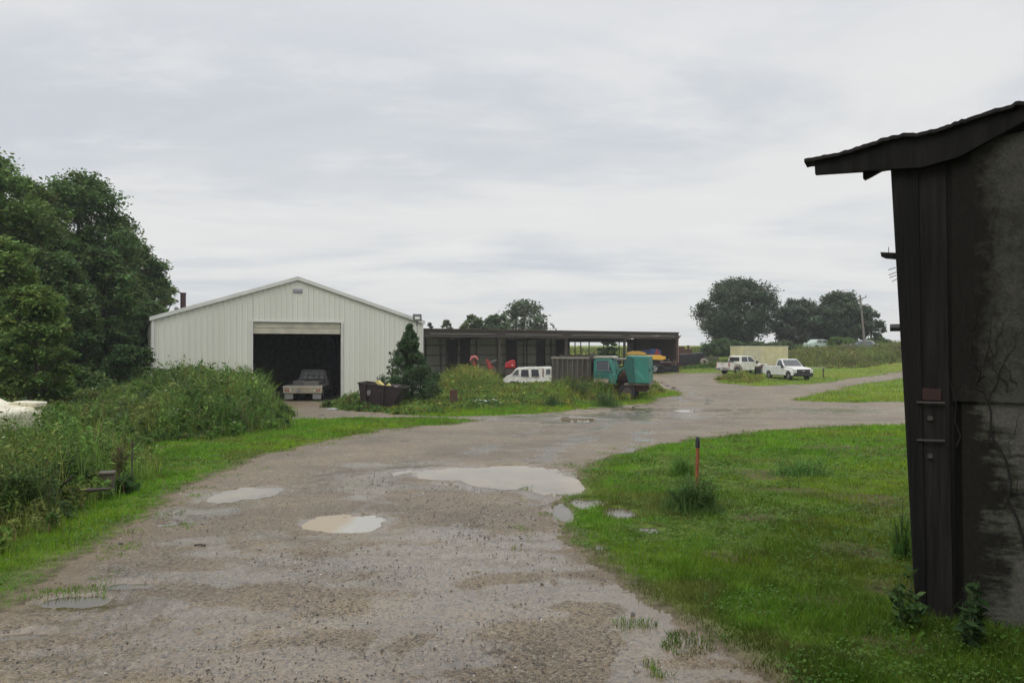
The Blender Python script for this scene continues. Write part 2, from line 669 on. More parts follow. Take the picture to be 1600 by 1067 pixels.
def ground_material():
    m = bpy.data.materials.new('turf_and_soil')
    m.use_nodes = True
    t = m.node_tree
    b = t.nodes['Principled BSDF']
    a = t.nodes.new('ShaderNodeVertexColor')
    a.layer_name = 'Col'
    tcn = t.nodes.new('ShaderNodeTexCoord')
    n = t.nodes.new('ShaderNodeTexNoise')
    n.inputs['Scale'].default_value = 9
    n.inputs['Detail'].default_value = 8
    t.links.new(tcn.outputs['Object'], n.inputs['Vector'])
    mr = t.nodes.new('ShaderNodeMapRange')
    mr.inputs[1].default_value = .3
    mr.inputs[2].default_value = .7
    mr.inputs[3].default_value = .55
    mr.inputs[4].default_value = 1.35
    t.links.new(n.outputs[0], mr.inputs[0])
    vm = t.nodes.new('ShaderNodeVectorMath')
    vm.operation = 'SCALE'
    t.links.new(a.outputs[0], vm.inputs[0])
    t.links.new(mr.outputs[0], vm.inputs['Scale'])
    t.links.new(vm.outputs[0], b.inputs['Base Color'])
    b.inputs['Roughness'].default_value = .9
    b.inputs['Specular IOR Level'].default_value = .1
    bp = t.nodes.new('ShaderNodeBump')
    bp.inputs['Strength'].default_value = .6
    bp.inputs['Distance'].default_value = .05
    t.links.new(n.outputs[0], bp.inputs['Height'])
    t.links.new(bp.outputs[0], b.inputs['Normal'])
    return m


def road_material():
    m = bpy.data.materials.new('wet_gravel')
    m.use_nodes = True
    t = m.node_tree
    nd, lk = t.nodes, t.links
    b = nd['Principled BSDF']
    a = nd.new('ShaderNodeVertexColor')
    a.layer_name = 'Col'
    sp = nd.new('ShaderNodeSeparateColor')
    lk.new(a.outputs[0], sp.inputs[0])
    tcn = nd.new('ShaderNodeTexCoord')

    def noise(s, d=5, rough=.6):
        n = nd.new('ShaderNodeTexNoise')
        n.inputs['Scale'].default_value = s
        n.inputs['Detail'].default_value = d
        n.inputs['Roughness'].default_value = rough
        lk.new(tcn.outputs['Object'], n.inputs['Vector'])
        return n.outputs[0]

    def mr(v, a_, b_, c_=0, d_=1):
        n = nd.new('ShaderNodeMapRange')
        for k, q in enumerate((a_, b_, c_, d_)):
            n.inputs[k + 1].default_value = q
        lk.new(v, n.inputs[0])
        return n.outputs[0]

    def mix(f, p, q, blend='MIX'):
        n = nd.new('ShaderNodeMix')
        n.data_type = 'RGBA'
        n.blend_type = blend
        if isinstance(f, float):
            n.inputs[0].default_value = f
        else:
            lk.new(f, n.inputs[0])
        for k, v in ((6, p), (7, q)):
            if isinstance(v, tuple):
                n.inputs[k].default_value = (*v, 1)
            else:
                lk.new(v, n.inputs[k])
        return n.outputs[2]

    vo = nd.new('ShaderNodeTexVoronoi')
    vo.inputs['Scale'].default_value = 55
    lk.new(tcn.outputs['Object'], vo.inputs['Vector'])
    vo2 = nd.new('ShaderNodeTexVoronoi')
    vo2.inputs['Scale'].default_value = 150
    lk.new(tcn.outputs['Object'], vo2.inputs['Vector'])
    sc1 = nd.new('ShaderNodeSeparateColor')
    lk.new(vo.outputs['Color'], sc1.inputs[0])
    base = mix(mr(noise(.45, 7), .38, .62), (.292, .226, .142), (.128, .096, .060))
    base = mix(mr(noise(2.6, 7), .42, .7), base, (.205, .162, .112))
    # stones of different tone
    base = mix(mr(sc1.outputs[0], .62, 1, 0, .6), base, (.33, .295, .235))
    base = mix(mr(sc1.outputs[1], .66, .95, 0, .85), base, (.050, .041, .032))
    base = mix(mr(noise(42, 6, .7), .50, .64, 0, .80), base, (.070, .058, .046))
    mudc = mix(mr(noise(7, 5), .3, .7), (.20, .148, .088), (.13, .097, .058))
    base = mix(mr(sp.outputs[1], .2, 1, 0, .8), base, mudc)
    lk.new(base, b.inputs['Base Color'])
    # wetness
    wn = noise(3.2, 7)
    w = nd.new('ShaderNodeMath')
    w.operation = 'ADD'
    lk.new(sp.outputs[0], w.inputs[0])
    lk.new(mr(wn, .3, .7, -.3, .3), w.inputs[1])
    wet = mr(w.outputs[0], .38, .62)
    dk_ = mix(mr(wet, 0, 1, 0, .75), (1, 1, 1), (.60, .54, .44))
    base2 = mix(1.0, base, dk_, 'MULTIPLY')
    lk.new(base2, b.inputs['Base Color'])
    lk.new(mr(wet, 0, 1, .50, .10), b.inputs['Roughness'])
    lk.new(mr(wet, 0, 1, .35, 1.0), b.inputs['Specular IOR Level'])
    hs = nd.new('ShaderNodeMath')
    hs.operation = 'ADD'
    lk.new(mr(vo.outputs['Distance'], 0, .7, 1, 0), hs.inputs[0])
    lk.new(mr(vo2.outputs['Distance'], 0, .7, .5, 0), hs.inputs[1])
    hh = nd.new('ShaderNodeMath')
    hh.operation = 'ADD'
    lk.new(hs.outputs[0], hh.inputs[0])
    lk.new(mr(noise(14, 5), 0, 1, 0, 1.4), hh.inputs[1])
    bp = nd.new('ShaderNodeBump')
    lk.new(mr(wet, 0, 1, .9, .12), bp.inputs['Strength'])
    bp.inputs['Distance'].default_value = .012
    lk.new(hh.outputs[0], bp.inputs['Height'])
    lk.new(bp.outputs[0], b.inputs['Normal'])
    return m


M_ground = ground_material()
M_road = road_material()
build_ground()

# puddles: flat water lying in the hollows
M_water = mat('muddy_puddle_water', (.20, .155, .085), .015, scale=1.3, col2=(.10, .085, .055), spec=.5, ior=1.5, var=.1)
def silt_mat():
    m = bpy.data.materials.new('silty_puddle_water')
    m.use_nodes = True
    t = m.node_tree
    b = t.nodes['Principled BSDF']
    b.inputs['Roughness'].default_value = .015
    b.inputs['IOR'].default_value = 1.5
    tcn = t.nodes.new('ShaderNodeTexCoord')
    sx = t.nodes.new('ShaderNodeSeparateXYZ')
    t.links.new(tcn.outputs['Object'], sx.inputs[0])
    n = t.nodes.new('ShaderNodeTexNoise')
    n.inputs['Scale'].default_value = 2.0
    t.links.new(tcn.outputs['Object'], n.inputs['Vector'])
    a = t.nodes.new('ShaderNodeMath')
    a.operation = 'MULTIPLY_ADD'
    a.inputs[1].default_value = .25
    t.links.new(n.outputs[0], a.inputs[0])
    t.links.new(sx.outputs['X'], a.inputs[2])
    r = t.nodes.new('ShaderNodeMapRange')
    r.inputs[1].default_value = PUD[0][0] + .125 - .07
    r.inputs[2].default_value = PUD[0][0] + .125 + .07
    t.links.new(a.outputs[0], r.inputs[0])
    mx = t.nodes.new('ShaderNodeMix')
    mx.data_type = 'RGBA'
    mx.inputs[6].default_value = (.26, .19, .09, 1)
    mx.inputs[7].default_value = (.30, .285, .24, 1)
    t.links.new(r.outputs[0], mx.inputs[0])
    t.links.new(mx.outputs[2], b.inputs['Base Color'])
    return m


M_silt = silt_mat()
M_water2 = mat('shallow_brown_water', (.10, .080, .045), .02, scale=1.8, col2=(.06, .05, .032), spec=.5, ior=1.5)
PGROUPS = [([0], 'round tan muddy puddle alone in the middle of the gravel road'),
           ([1, 2], 'narrow muddy puddle at the left edge of the gravel near the lawn'),
           ([3, 4, 5], 'wide bright rain puddle reaching from the road to the right grass'),
           ([6, 7, 8, 9, 10], 'rain water standing between grass blades at the right road edge'),
           ([11], 'tiny puddle with grass tufts on the left road edge'),
           ([12, 13, 14], 'shallow brown rain water along the left road edge in the foreground'),
           ([15], 'thin puddle far off where the road meets the weedy island'),
           ([16], 'thin far puddle in the crossing gravel right of the weedy island')]
for ids, lab in PGROUPS:
    V, Fq = [], []
    for i in ids:
        x0, y0, rx, ry, lv = PUD[i]
        b0 = len(V)
        n = 40
        V.append((x0, y0, lv - .0006 * i))
        for k in range(n):
            t = 2 * math.pi * k / n
            V.append((x0 + 1.22 * rx * math.cos(t), y0 + 1.22 * ry * math.sin(t), lv - .0006 * i))
        for k in range(n):
            Fq.append((b0, b0 + 1 + k, b0 + 1 + (k + 1) % n))
    o = fast_mesh('puddle_water', np.array(V), [np.array(Fq)], M_silt if ids[0] == 0 else M_water2 if ids[0] in (6, 11, 12) else M_water)
    tag(o, kind='structure')

# ------------------------------------------------------------------ leaf and blade clouds


def rand_dirs(n):
    v = rng.normal(size=(n, 3))
    return v / np.linalg.norm(v, axis=1, keepdims=True)


def leaf_cloud(P, size, up=0.6, aspect=.55):
    n = len(P)
    nrm = rand_dirs(n)
    nrm[:, 2] = np.abs(nrm[:, 2]) + up
    nrm /= np.linalg.norm(nrm, axis=1, keepdims=True)
    t = np.cross(nrm, rand_dirs(n))
    t /= np.linalg.norm(t, axis=1, keepdims=True) + 1e-9
    b = np.cross(nrm, t)
    s = np.asarray(size).reshape(-1, 1) if np.ndim(size) else size
    V = np.stack([P - t * s, P - b * s * aspect, P + t * s, P + b * s * aspect], 1).reshape(-1, 3)
    q = np.arange(4 * n).reshape(-1, 4)
    return V, q


def blades(P, h, w, lean=.35, seg2=False, az=None):
    n = len(P)
    a = rng.uniform(0, 2 * np.pi, n)
    sd = np.stack([np.cos(a), np.sin(a), 0 * a], -1)
    la = rng.uniform(0, 2 * np.pi, n)
    ln = np.stack([np.cos(la), np.sin(la), 0 * la], -1) * (rng.uniform(.1, 1, n) * lean)[:, None]
    h = np.asarray(h).reshape(-1, 1)
    w = np.asarray(w).reshape(-1, 1)
    upv = np.array([0, 0, 1.])
    if not seg2:
        V = np.stack([P - sd * w, P + sd * w, P + h * (upv + ln)], 1).reshape(-1, 3)
        return V, [np.arange(3 * n).reshape(-1, 3)]
    mid = P + h * .55 * (upv + ln * .45)
    tip = P + h * (upv * (1 - .25 * np.linalg.norm(ln, axis=1, keepdims=True)) + ln * 1.3)
    V = np.stack([P - sd * w, P + sd * w, mid + sd * w * .8, mid - sd * w * .8, tip], 1).reshape(-1, 3)
    b = np.arange(n)[:, None] * 5
    return V, [b + np.array([[0, 1, 2, 3]]), b + np.array([[3, 2, 4]])]


def jit(base, n, amt=.2, hue=.12):
    c = np.tile(np.array(base, float), (n, 1))
    k = rng.uniform(1 - amt, 1 + amt, (n, 1))
    hs = rng.uniform(-hue, hue, n)
    c = c * k
    c[:, 0] *= 1 + hs * 1.6
    c[:, 2] *= 1 - hs * .5
    return c


# ------------------------------------------------------------------ trees
def tree(name, label, cat, base, height, rad, blobs=40, leaves=30000, ls=.16, col=(.05, .085, .025), low=.15, sparse=0.0, group=None,
         trunk=True, shape=1.0, seed=1, amt=.28, rx=1.0, lean=0.0, core=.5):
    """base: xyz; height; crown radius; low: crown bottom as fraction of height"""
    global rng
    rng = np.random.default_rng(seed)
    t = thing(name, label, cat, base, 0, group)
    ch = height * (1 - low)
    cz = height * low + ch * .5
    # crown blobs
    cen, br = [], []
    blobs = int(blobs * 2.6)
    tries = 0
    while len(cen) < blobs and tries < blobs * 30:
        tries += 1
        u = rng.uniform(-1, 1)
        a = rng.uniform(0, 2 * np.pi)
        # radius profile: fuller at the middle
        prof = (1 - abs(u) ** 2.2) ** .5 * (1 - .30 * max(u, 0) * shape) * (1 if u > -.4 else .92)
        lob = .82 + .36 * float(fbm(a * 1.1 + seed, u * 1.6 + seed * 3.3, 2, seed))
        rr = rad * prof * math.sqrt(rng.uniform(.15, 1)) * lob
        c = np.array([rr * math.cos(a) * rx + lean * (u + 1), rr * math.sin(a), cz + u * ch * .47])
        b = rad * rng.uniform(.10, .24)
        cen.append(c)
        br.append(b)
    cen, br = np.array(cen), np.array(br)
    if trunk:
        mb = MB()
        r0 = max(.03, height * .022)
        hh = height * (low + .35 * (1 - low))
        pts = [(0, 0, -.3), (rng.normal() * .01 * height, 0, hh * .35), (rng.normal() * .02 * height, rng.normal() * .02 * height, hh), (rng.normal() * .03 * height, 0, height * .9)]
        mb.tube(pts, [r0 * 1.25, r0, r0 * .7, r0 * .15], 8)
        mb.build('trunk', M_bark, t, smooth=True)
        lb = MB()
        for i in rng.permutation(len(cen))[:min(len(cen), 26)]:
            e = cen[i]
            s0 = max(height * low * .9, e[2] - (np.hypot(e[0], e[1]) * .9 + .1 * ch))
            s0 = min(s0, height * .8)
            mid = np.array([e[0] * .45, e[1] * .45, s0 + (e[2] - s0) * .6])
            lb.tube([(0, 0, s0), tuple(mid), tuple(e)], [r0 * .4, r0 * .25, r0 * .06], 5)
        lb.build('limbs', M_bark, t, smooth=True)
    w = br ** 2
    w = w / w.sum()
    idx = rng.choice(len(cen), leaves, p=w)
    d = rand_dirs(leaves)
    rad_u = rng.uniform(0, 1, leaves) ** (core)
    soft = np.where(rng.uniform(0, 1, leaves) < .35, rng.uniform(.9, 1.7, leaves), rad_u)
    P = cen[idx] + d * (soft * br[idx])[:, None] * np.array([1, 1, .66])
    P = P[P[:, 2] > .02] if False else P
    # break the clumps up
    nz = fbm(P[:, 0] * 2.0 / rad * 3 + seed, P[:, 2] * 2.0 / rad * 3 + P[:, 1], 3, seed)
    keep = nz > (.30 + sparse * .3)
    P = P[keep]
    idx = idx[keep]
    n = len(P)
    s = rng.uniform(.6, 1.25, n) * ls
    V, q = leaf_cloud(P, s, .5)
    bc = rng.uniform(1 - amt, 1 + amt, len(cen))[idx][:, None]
    bh = rng.uniform(-.12, .12, len(cen))[idx]
    c = jit(col, n, .22, .1) * bc
    c[:, 0] *= 1 + bh
    c = np.repeat(c, 4, 0)
    o = fast_mesh('crown', V, [q], M_leaf, t, col=c)
    return t


print('trees')


def ptree(name, label, cat, px, top, d, rpx, low=.12, **k):
    x, y, z = on_ground(px, d)
    hgt = zof(top, d) - z
    return tree(name, label, cat, (x, y, z - .05), hgt, rpx / F * d, low=low, **k)


GW = 'broadleaf trees of the dark woodland at left'
DG, MG, LG = (.090, .150, .046), (.115, .182, .048), (.125, .195, .046)
ptree('broadleaf_tree', 'tallest woodland tree, cut by the left photo edge', 'tree', -35, 236, 40, 118, .08, blobs=60, leaves=62000, ls=.13, col=MG, seed=11, group=GW)
ptree('broadleaf_tree', 'tall woodland tree with airy top, left of the white metal barn', 'tree', 122, 270, 50, 98, .10, blobs=80, leaves=72000, ls=.13, col=DG, seed=12, group=GW, sparse=.15)
ptree('broadleaf_tree', 'dark woodland tree between the tallest tree and the airy topped one', 'tree', 42, 276, 46, 76, .10, blobs=55, leaves=50000, ls=.13, col=MG, seed=13, group=GW)
ptree('broadleaf_tree', 'woodland tree sloping down behind the left eave of the white barn', 'tree', 208, 372, 54, 60, .10, blobs=50, leaves=42000, ls=.13, col=DG, seed=14, group=GW)
ptree('broadleaf_tree', 'small airy woodland tree beside the maroon roof pipe', 'tree', 258, 440, 66, 32, .10, blobs=40, leaves=16000, ls=.14, col=MG, seed=15, group=GW, sparse=.3)
ptree('broadleaf_tree', 'yellow green lower tree in front of the tallest woodland tree', 'tree', 2, 372, 33, 76, .06, blobs=50, leaves=46000, ls=.11, col=LG, seed=16, group=GW)
ptree('broadleaf_tree', 'deep shade tree in the middle of the woodland edge', 'tree', 160, 385, 44, 62, .03, blobs=60, leaves=52000, ls=.12, col=DG, seed=17, group=GW)
ptree('broadleaf_tree', 'woodland tree standing directly behind the hanging light green bush', 'tree', 80, 395, 40, 70, .03, blobs=60, leaves=52000, ls=.12, col=DG, seed=18, group=GW)
for i, (px, top, d, r_) in enumerate([(-60, 300, 58, 90), (30, 360, 62, 80), (110, 400, 60, 70), (185, 430, 62, 60), (-150, 300, 44, 110), (228, 470, 58, 36)]):
    ptree('broadleaf_tree', 'dark background tree deep inside the left woodland', 'tree', px, top, d, r_ * 1.1, .02, blobs=40, leaves=22000, ls=.2, col=DG, seed=30 + i, group='background trees deep in the left woodland')
ptree('leafy_bush', 'light green bush hanging out of the woodland above the cream car', 'bush', 52, 448, 27, 62, .05, blobs=45, leaves=42000, ls=.085, col=LG, seed=41, trunk=True, shape=.5)
ptree('leafy_bush', 'tall green shrub at the woodland foot left of the white barn', 'bush', 205, 540, 38, 48, .0, blobs=35, leaves=24000, ls=.09, col=(.05, .095, .03), seed=42)
ptree('leafy_bush', 'dark low shrub between the woodland and the cream car', 'bush', 120, 575, 34, 55, .0, blobs=30, leaves=20000, ls=.09, col=DG, seed=43)



def cone_tree():
    global rng
    rng = np.random.default_rng(51)
    x, y, z = on_ground(644, 39.5)
    t = thing('conical_tree', 'dark cone shaped young tree before the right barn corner', 'tree', (x, y, z))
    hgt = 4.25
    MB().tube([(0, 0, -.2), (.05, 0, 1.6), (-.12, 0, 3.6)], [.09, .06, .015], 7).build('trunk', M_bark, t, smooth=True)
    n = 38000
    u = rng.uniform(0, 1, n) ** 1.35
    lob = 170
    lu = rng.uniform(0, 1, lob)
    la = rng.uniform(0, 2 * np.pi, lob)
    lr = (1.62 * np.clip((1 - lu) / .78, 0, 1) ** 1.15 + .06) * rng.uniform(.2, 1.1, lob)
    lc = np.stack([lr * np.cos(la) - .12 * lu, lr * np.sin(la), .1 + lu * (hgt - .25)], -1)
    i = rng.integers(0, lob, n)
    P = lc[i] + rand_dirs(n) * (rng.uniform(0, 1, n) ** .6 * (.40 - .26 * lu[i]))[:, None]
    P[:, 2] = np.maximum(P[:, 2], .02)
    V, q = leaf_cloud(P, rng.uniform(.035, .07, n), .3)
    c = np.repeat(jit((.065, .115, .046), n, .25) * rng.uniform(.75, 1.3, lob)[i][:, None], 4, 0)
    fast_mesh('crown', V, [q], M_leaf, t, col=c)


cone_tree()
ptree('sapling', 'thin pale sapling against the white wall left of the cone tree', 'tree', 612, 545, 41, 9, .15, blobs=18, leaves=1800, ls=.05, col=(.06, .11, .035), seed=52, shape=0)

# trees beyond the long shed
GB = 'trees rising behind the long open shed'
FG = (.065, .095, .045)
ptree('distant_tree', 'airy rounded tree, tallest one behind the long shed roof', 'tree', 818, 470, 112, 42, .2, blobs=55, leaves=9000, ls=.24, col=(.12, .15, .09), seed=61, group=GB, sparse=.35)
ptree('distant_tree', 'mid green tree between the airy tall tree and the pale green one', 'tree', 776, 489, 105, 26, .2, blobs=30, leaves=9000, ls=.25, col=(.09, .13, .065), seed=62, group=GB)
ptree('distant_tree', 'pale green tree with low round top behind the shed roof', 'tree', 738, 492, 105, 24, .2, blobs=30, leaves=9000, ls=.24, col=(.12, .17, .07), seed=63, group=GB)
ptree('distant_tree', 'tiny separate tree top nearest the floodlight behind the shed', 'tree', 698, 497, 105, 10, .2, blobs=14, leaves=1600, ls=.22, col=(.13,.165,.1), seed=64, group=GB)
ptree('distant_tree', 'thin dark tree tip just right of the white barn corner', 'tree', 672, 503, 100, 7, .2, blobs=10, leaves=800, ls=.2, col=(.05, .07, .045), seed=65, group=GB)
ptree('distant_tree', 'small green tree seen through the open bay of the long shed', 'tree', 949, 524, 100, 14, .2, blobs=16, leaves=4000, ls=.22, col=(.10,.15,.065), seed=66, group=GB)
# right trees
GR = 'large trees on the rise behind the white pickups'
ptree('field_tree', 'broad domed tree, leftmost and tallest behind the white pickups', 'tree', 1155, 438, 122, 60, .10, blobs=95, leaves=42000, ls=.24, col=(.090, .120, .072), seed=71, group=GR, sparse=.1, shape=.6)
ptree('field_tree', 'lower tree between the domed tree and the one by the pole', 'tree', 1247, 469, 126, 42, .06, blobs=55, leaves=26000, ls=.25, col=(.085, .112, .07), seed=72, group=GR, shape=.6)
ptree('field_tree', 'wide tree directly left of the leaning utility pole', 'tree', 1312, 458, 124, 46, .06, blobs=60, leaves=30000, ls=.25, col=(.088, .12, .07), seed=73, group=GR, shape=.6)
ptree('field_tree', 'thin low tree crown right of the leaning utility pole', 'tree', 1360, 486, 124, 21, .10, blobs=26, leaves=6500, ls=.25, col=(.095, .125, .075), seed=74, group=GR, sparse=.3)
GH = 'hedgerow bushes under the field trees'
for i, (px, top, d, rp, lab) in enumerate([
        (1130, 531, 108, 32, 'rounded bush below the domed tree nearest the black bins'),
        (1180, 535, 112, 26, 'low bush behind the cream box body'),
        (1225, 537, 114, 30, 'dark hedge bush between two field trees above the cream box'),
        (1268, 540, 112, 26, 'hedge bush behind the pale distant car roof'),
        (1312, 529, 108, 22, 'bright green bush just left of the utility pole foot'),
        (1372, 527, 110, 16, 'reddish thin bush right of the utility pole foot')]):
    ptree('hedge_bush', lab, 'bush', px, top, d, rp, .0, blobs=22, leaves=9000, ls=.2, col=(.08, .125, .05) if i != 4 else (.11, .18, .05), seed=80 + i, group=GH, trunk=False, rx=1.2)

# ------------------------------------------------------------------ white metal barn
print('barn')
BL = Vector((-19.25, 41.1, 0))
BU = Vector((.897, .4424, 0)).normalized()
BV = Vector((-.4424, .897, 0)).normalized()
BW = 15.24
BANG = math.atan2(BU.y, BU.x)
BZ = -1.60
barn = thing('metal_barn', 'white ribbed metal barn with gable front and open roll-up door', 'barn', (BL.x, BL.y, BZ), BANG)
EV, AP, DEP = 4.70, 7.12, 24.0


def roofz(s):
    return AP - (AP - EV) * abs(s - BW / 2) / (BW / 2)


# front wall with rib relief, local x along front, y into the barn
def ribbed_front():
    mb = MB()
    step = 0.305
    D0, D1, DT = 5.14, 10.15, 4.60
    xs = []
    k = 0
    s = 0
    while s < BW - 1e-6:
        e = min(s + step, BW)
        for a_, o_ in ((0, 0), (.21, 0), (.235, -.032), (.275, -.032), (.30, 0)):
            if s + a_ < e:
                xs.append((s + a_, o_))
        s = e
    xs.append((BW, 0))
    xs += [(BW / 2 + .0005, 0), (D0, 0), (D1, 0)]
    xs = sorted(set(xs))
    for (a, oa), (b, ob) in zip(xs[:-1], xs[1:]):
        if b - a < 1e-4:
            continue
        mid = (a + b) / 2
        lo = DT if D0 - 1e-3 < mid < D1 + 1e-3 else -.45
        vs = [(a, oa, lo), (b, ob, lo), (b, ob, roofz(b)), (a, oa, roofz(a)), (a, .09, lo), (b, .09, lo), (b, .09, roofz(b)), (a, .09, roofz(a))]
        mb.add(vs, [(0, 1, 2, 3), (5, 4, 7, 6), (0, 4, 5, 1)])
    return mb


ribbed_front().build('front_wall', M_white_metal, barn)
for sx in (0.0, BW - .1):
    sw = MB()
    y = .09
    while y < DEP:
        sw.box((sx + .05, y + .15, EV / 2 - .2), (.1, .29, EV + .4))
        sw.box((sx + (-.012 if sx == 0 else .112), y + .12, EV / 2 - .2), (.024, .06, EV + .38))
        y += .305
    sw.build('side_wall', M_white_metal, barn)
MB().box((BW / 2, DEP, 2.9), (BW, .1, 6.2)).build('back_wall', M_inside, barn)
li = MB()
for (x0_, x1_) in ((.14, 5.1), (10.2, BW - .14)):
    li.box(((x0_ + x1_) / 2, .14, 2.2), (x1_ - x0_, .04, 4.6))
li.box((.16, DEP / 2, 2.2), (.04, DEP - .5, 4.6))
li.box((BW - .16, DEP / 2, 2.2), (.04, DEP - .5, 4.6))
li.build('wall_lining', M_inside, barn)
rf = MB()
for sgn in (-1, 1):
    x_e = -0.12 if sgn < 0 else BW + .12
    z_e = EV - .04
    poly = [(x_e, -.10, z_e), (BW / 2, -.10, AP + .005), (BW / 2, -.10, AP + .09), (x_e, -.10, z_e + .085)]
    rf.prism(poly, (0, DEP + .3, 0))
rf.build('roof', M_roof, barn)
tr = MB()
for sgn in (-1, 1):
    x_e = -0.14 if sgn < 0 else BW + .14
    z_e = EV - .13
    tr.prism([(x_e, -.135, z_e), (BW / 2, -.135, AP - .085), (BW / 2, -.135, AP + .13), (x_e, -.135, z_e + .215)], (0, .03, 0))
tr.build('rake_trim', M_trim, barn)
for cx_ in (.02, BW - .02):
    MB().box((cx_, -.05, 2.1), (.12, .05, 5.0)).build('corner_trim', M_trim, barn)
jm = MB().box((5.10, -.045, 2.1), (.09, .06, 5.0)).box((10.19, -.045, 2.1), (.09, .06, 5.0)).box((7.645, -.045, 4.635), (5.2, .06, .075))
jm.build('door_frame', M_trim, barn)
dp = MB()
dp.box((7.645, .05, 4.42), (4.96, .04, .30)).box((7.645, .05, 4.10), (4.96, .04, .30)).box((7.645, .03, 3.95), (4.98, .05, .03))
dp.build('rolled_up_door', M_doorp, barn)
MB().box((BW / 2, DEP / 2 - .3, -.03), (BW - .4, DEP - .4, .08)).build('floor', mat('dusty_concrete', (.12, .10, .085), .9), barn)
# small sign plate below the gable
sg = MB().box((7.62, -.05, 6.42), (.50, .03, .20)).build('sign_plate', mat('blue_grey_sign', (.16, .16, .24), .5), barn)
MB().box((7.62, -.071, 6.455), (.40, .006, .045)).box((7.62, -.071, 6.385), (.40, .006, .03)).build('sign_lettering', mat('pale_sign_lettering', (.5, .5, .52), .5), sg)
# stove pipe
dpx = 46.0
pp = thing('stove_pipe', 'short maroon pipe standing on the left roof slope of the barn', 'pipe', (at(286, 46.5), 46.5, zof(482, 46.5) - .45))
MB().tube([(0, 0, 0), (0, 0, 1.35)], .16, 12).build('pipe', M_maroon, pp, smooth=True)
MB().tube([(0, 0, 1.32), (0, 0, 1.40)], .185, 12).build('rim', M_maroon, pp)
# flood light at right eave
fpos = (at(652, 46.6), 46.6, zof(503, 46.6))
fl = thing('floodlight', 'square grey floodlight on the right eave of the white barn', 'floodlight', fpos, R(12))
MB().tube([(0, .3, -.22), (0, .05, -.08), (0, 0, .08)], .045, 8).build('bracket', M_steel, fl)
MB().prism([(-.26, -.12, .05), (.26, -.12, .05), (.26, -.06, .46), (-.26, -.06, .46)], (0, .28, .03)).build('housing', mat('grey_lamp_housing', (.10, .105, .11), .5), fl, bevel=.02)
MB().prism([(-.15, -.132, .16), (.15, -.132, .16), (.15, -.098, .32), (-.15, -.098, .32)], (0, .01, 0)).build('lens', M_lamp, fl)
MB().tube([(0, .04, -.75), (0, .04, -.1)], .02, 6).build('conduit', M_steel, fl)

# ------------------------------------------------------------------ long open shed
print('long shed')
SA = Vector((-7.84, 67.7, 0))
SB = Vector((18.7, 87.0, 0))
SU = (SB - SA).normalized()
SLEN = (SB - SA).length
SANG = math.atan2(SU.y, SU.x)
SZ = -1.42
shed = thing('open_shed', 'long low open-front shed with dark roof edge and tin back wall', 'shed', (SA.x, SA.y, SZ), SANG)
X0, X1, SD = -14.0, SLEN, 8.0
TOP = 1.52 + CAMZ - SZ
bay = SLEN / 4
MB().prism([(X0, -.35, TOP - .06), (X0, SD + .3, TOP - .75), (X0, SD + .3, TOP - .70), (X0, -.35, TOP)], (X1 - X0 + .08, 0, 0)).build('roof', mat('rusted_tin_roof', (.15, .11, .09), .7, scale=.6, col2=(.09, .06, .05)), shed)
fb = MB()
x = X0
while x < X1 - .1:
    w_ = min(2.38, X1 + .04 - x)
    fb.box((x + w_ / 2, -.18 + .012 * random.random(), TOP - .23 + random.uniform(-.015, .015)), (w_, .04, .36))
    x += 2.4
fb.box(((X0 + X1) / 2, -.10, TOP - .62), (X1 - X0, .1, .28))
fb.build('fascia', M_dimsteel, shed)
st = MB()
k = -14.0
for b_ in range(-1, 4):
    st.box((b_ * bay + bay / 2, -.20, TOP - .455), (bay * .86, .03, .035))
st.build('roof_edge_strip', mat('pale_metal_strip', (.4, .4, .38), .5), shed)
ps = MB()
for i in range(-1, 5):
    xx = min(i * bay + (0 if i < 4 else 0), X1 - .1)
    b = shed
    pm = MB()
    pm.box((xx, .05, TOP / 2 - .1), (.2, .2, TOP - .3))
    pm.build('post', M_dimsteel, shed)
    tm = MB()
    for dx in (-1, 1):
        tm.bar((xx, .0, TOP - 1.05), (xx + dx * .75, .0, TOP - .35), .07)
    tm.box((xx, -.13, TOP - .52), (.65, .05, .34))
    tm.bar((xx + .01, .1, TOP - .55), (xx + .01, SD, TOP - .95), .12, .2)
    tm.build('truss', M_dimsteel, shed)
# back wall: tin sheet stretches, studs, girts
bw = MB()
br_ = MB()


def sx_of(px, y=SD):
    """local x on the plane local y=y seen at pixel px"""
    k_ = (px - 800) / F
    O = SA + Vector((-SU.y, SU.x, 0)) * y
    return (k_ * O.y - O.x) / (SU.x - k_ * SU.y)


def corr(mb, xa, xb, za, zb, y=SD, amp=.02, stp=.2):
    n = max(1, int(abs(xb - xa) / stp * 2))
    for i in range(n):
        a = xa + (xb - xa) * i / n
        b = xa + (xb - xa) * (i + 1) / n
        oa, ob = (amp if i % 2 else -amp), (-amp if i % 2 else amp)
        mb.add([(a, y + oa, za), (b, y + ob, za), (b, y + ob, zb), (a, y + oa, zb)], [(0, 1, 2, 3)])


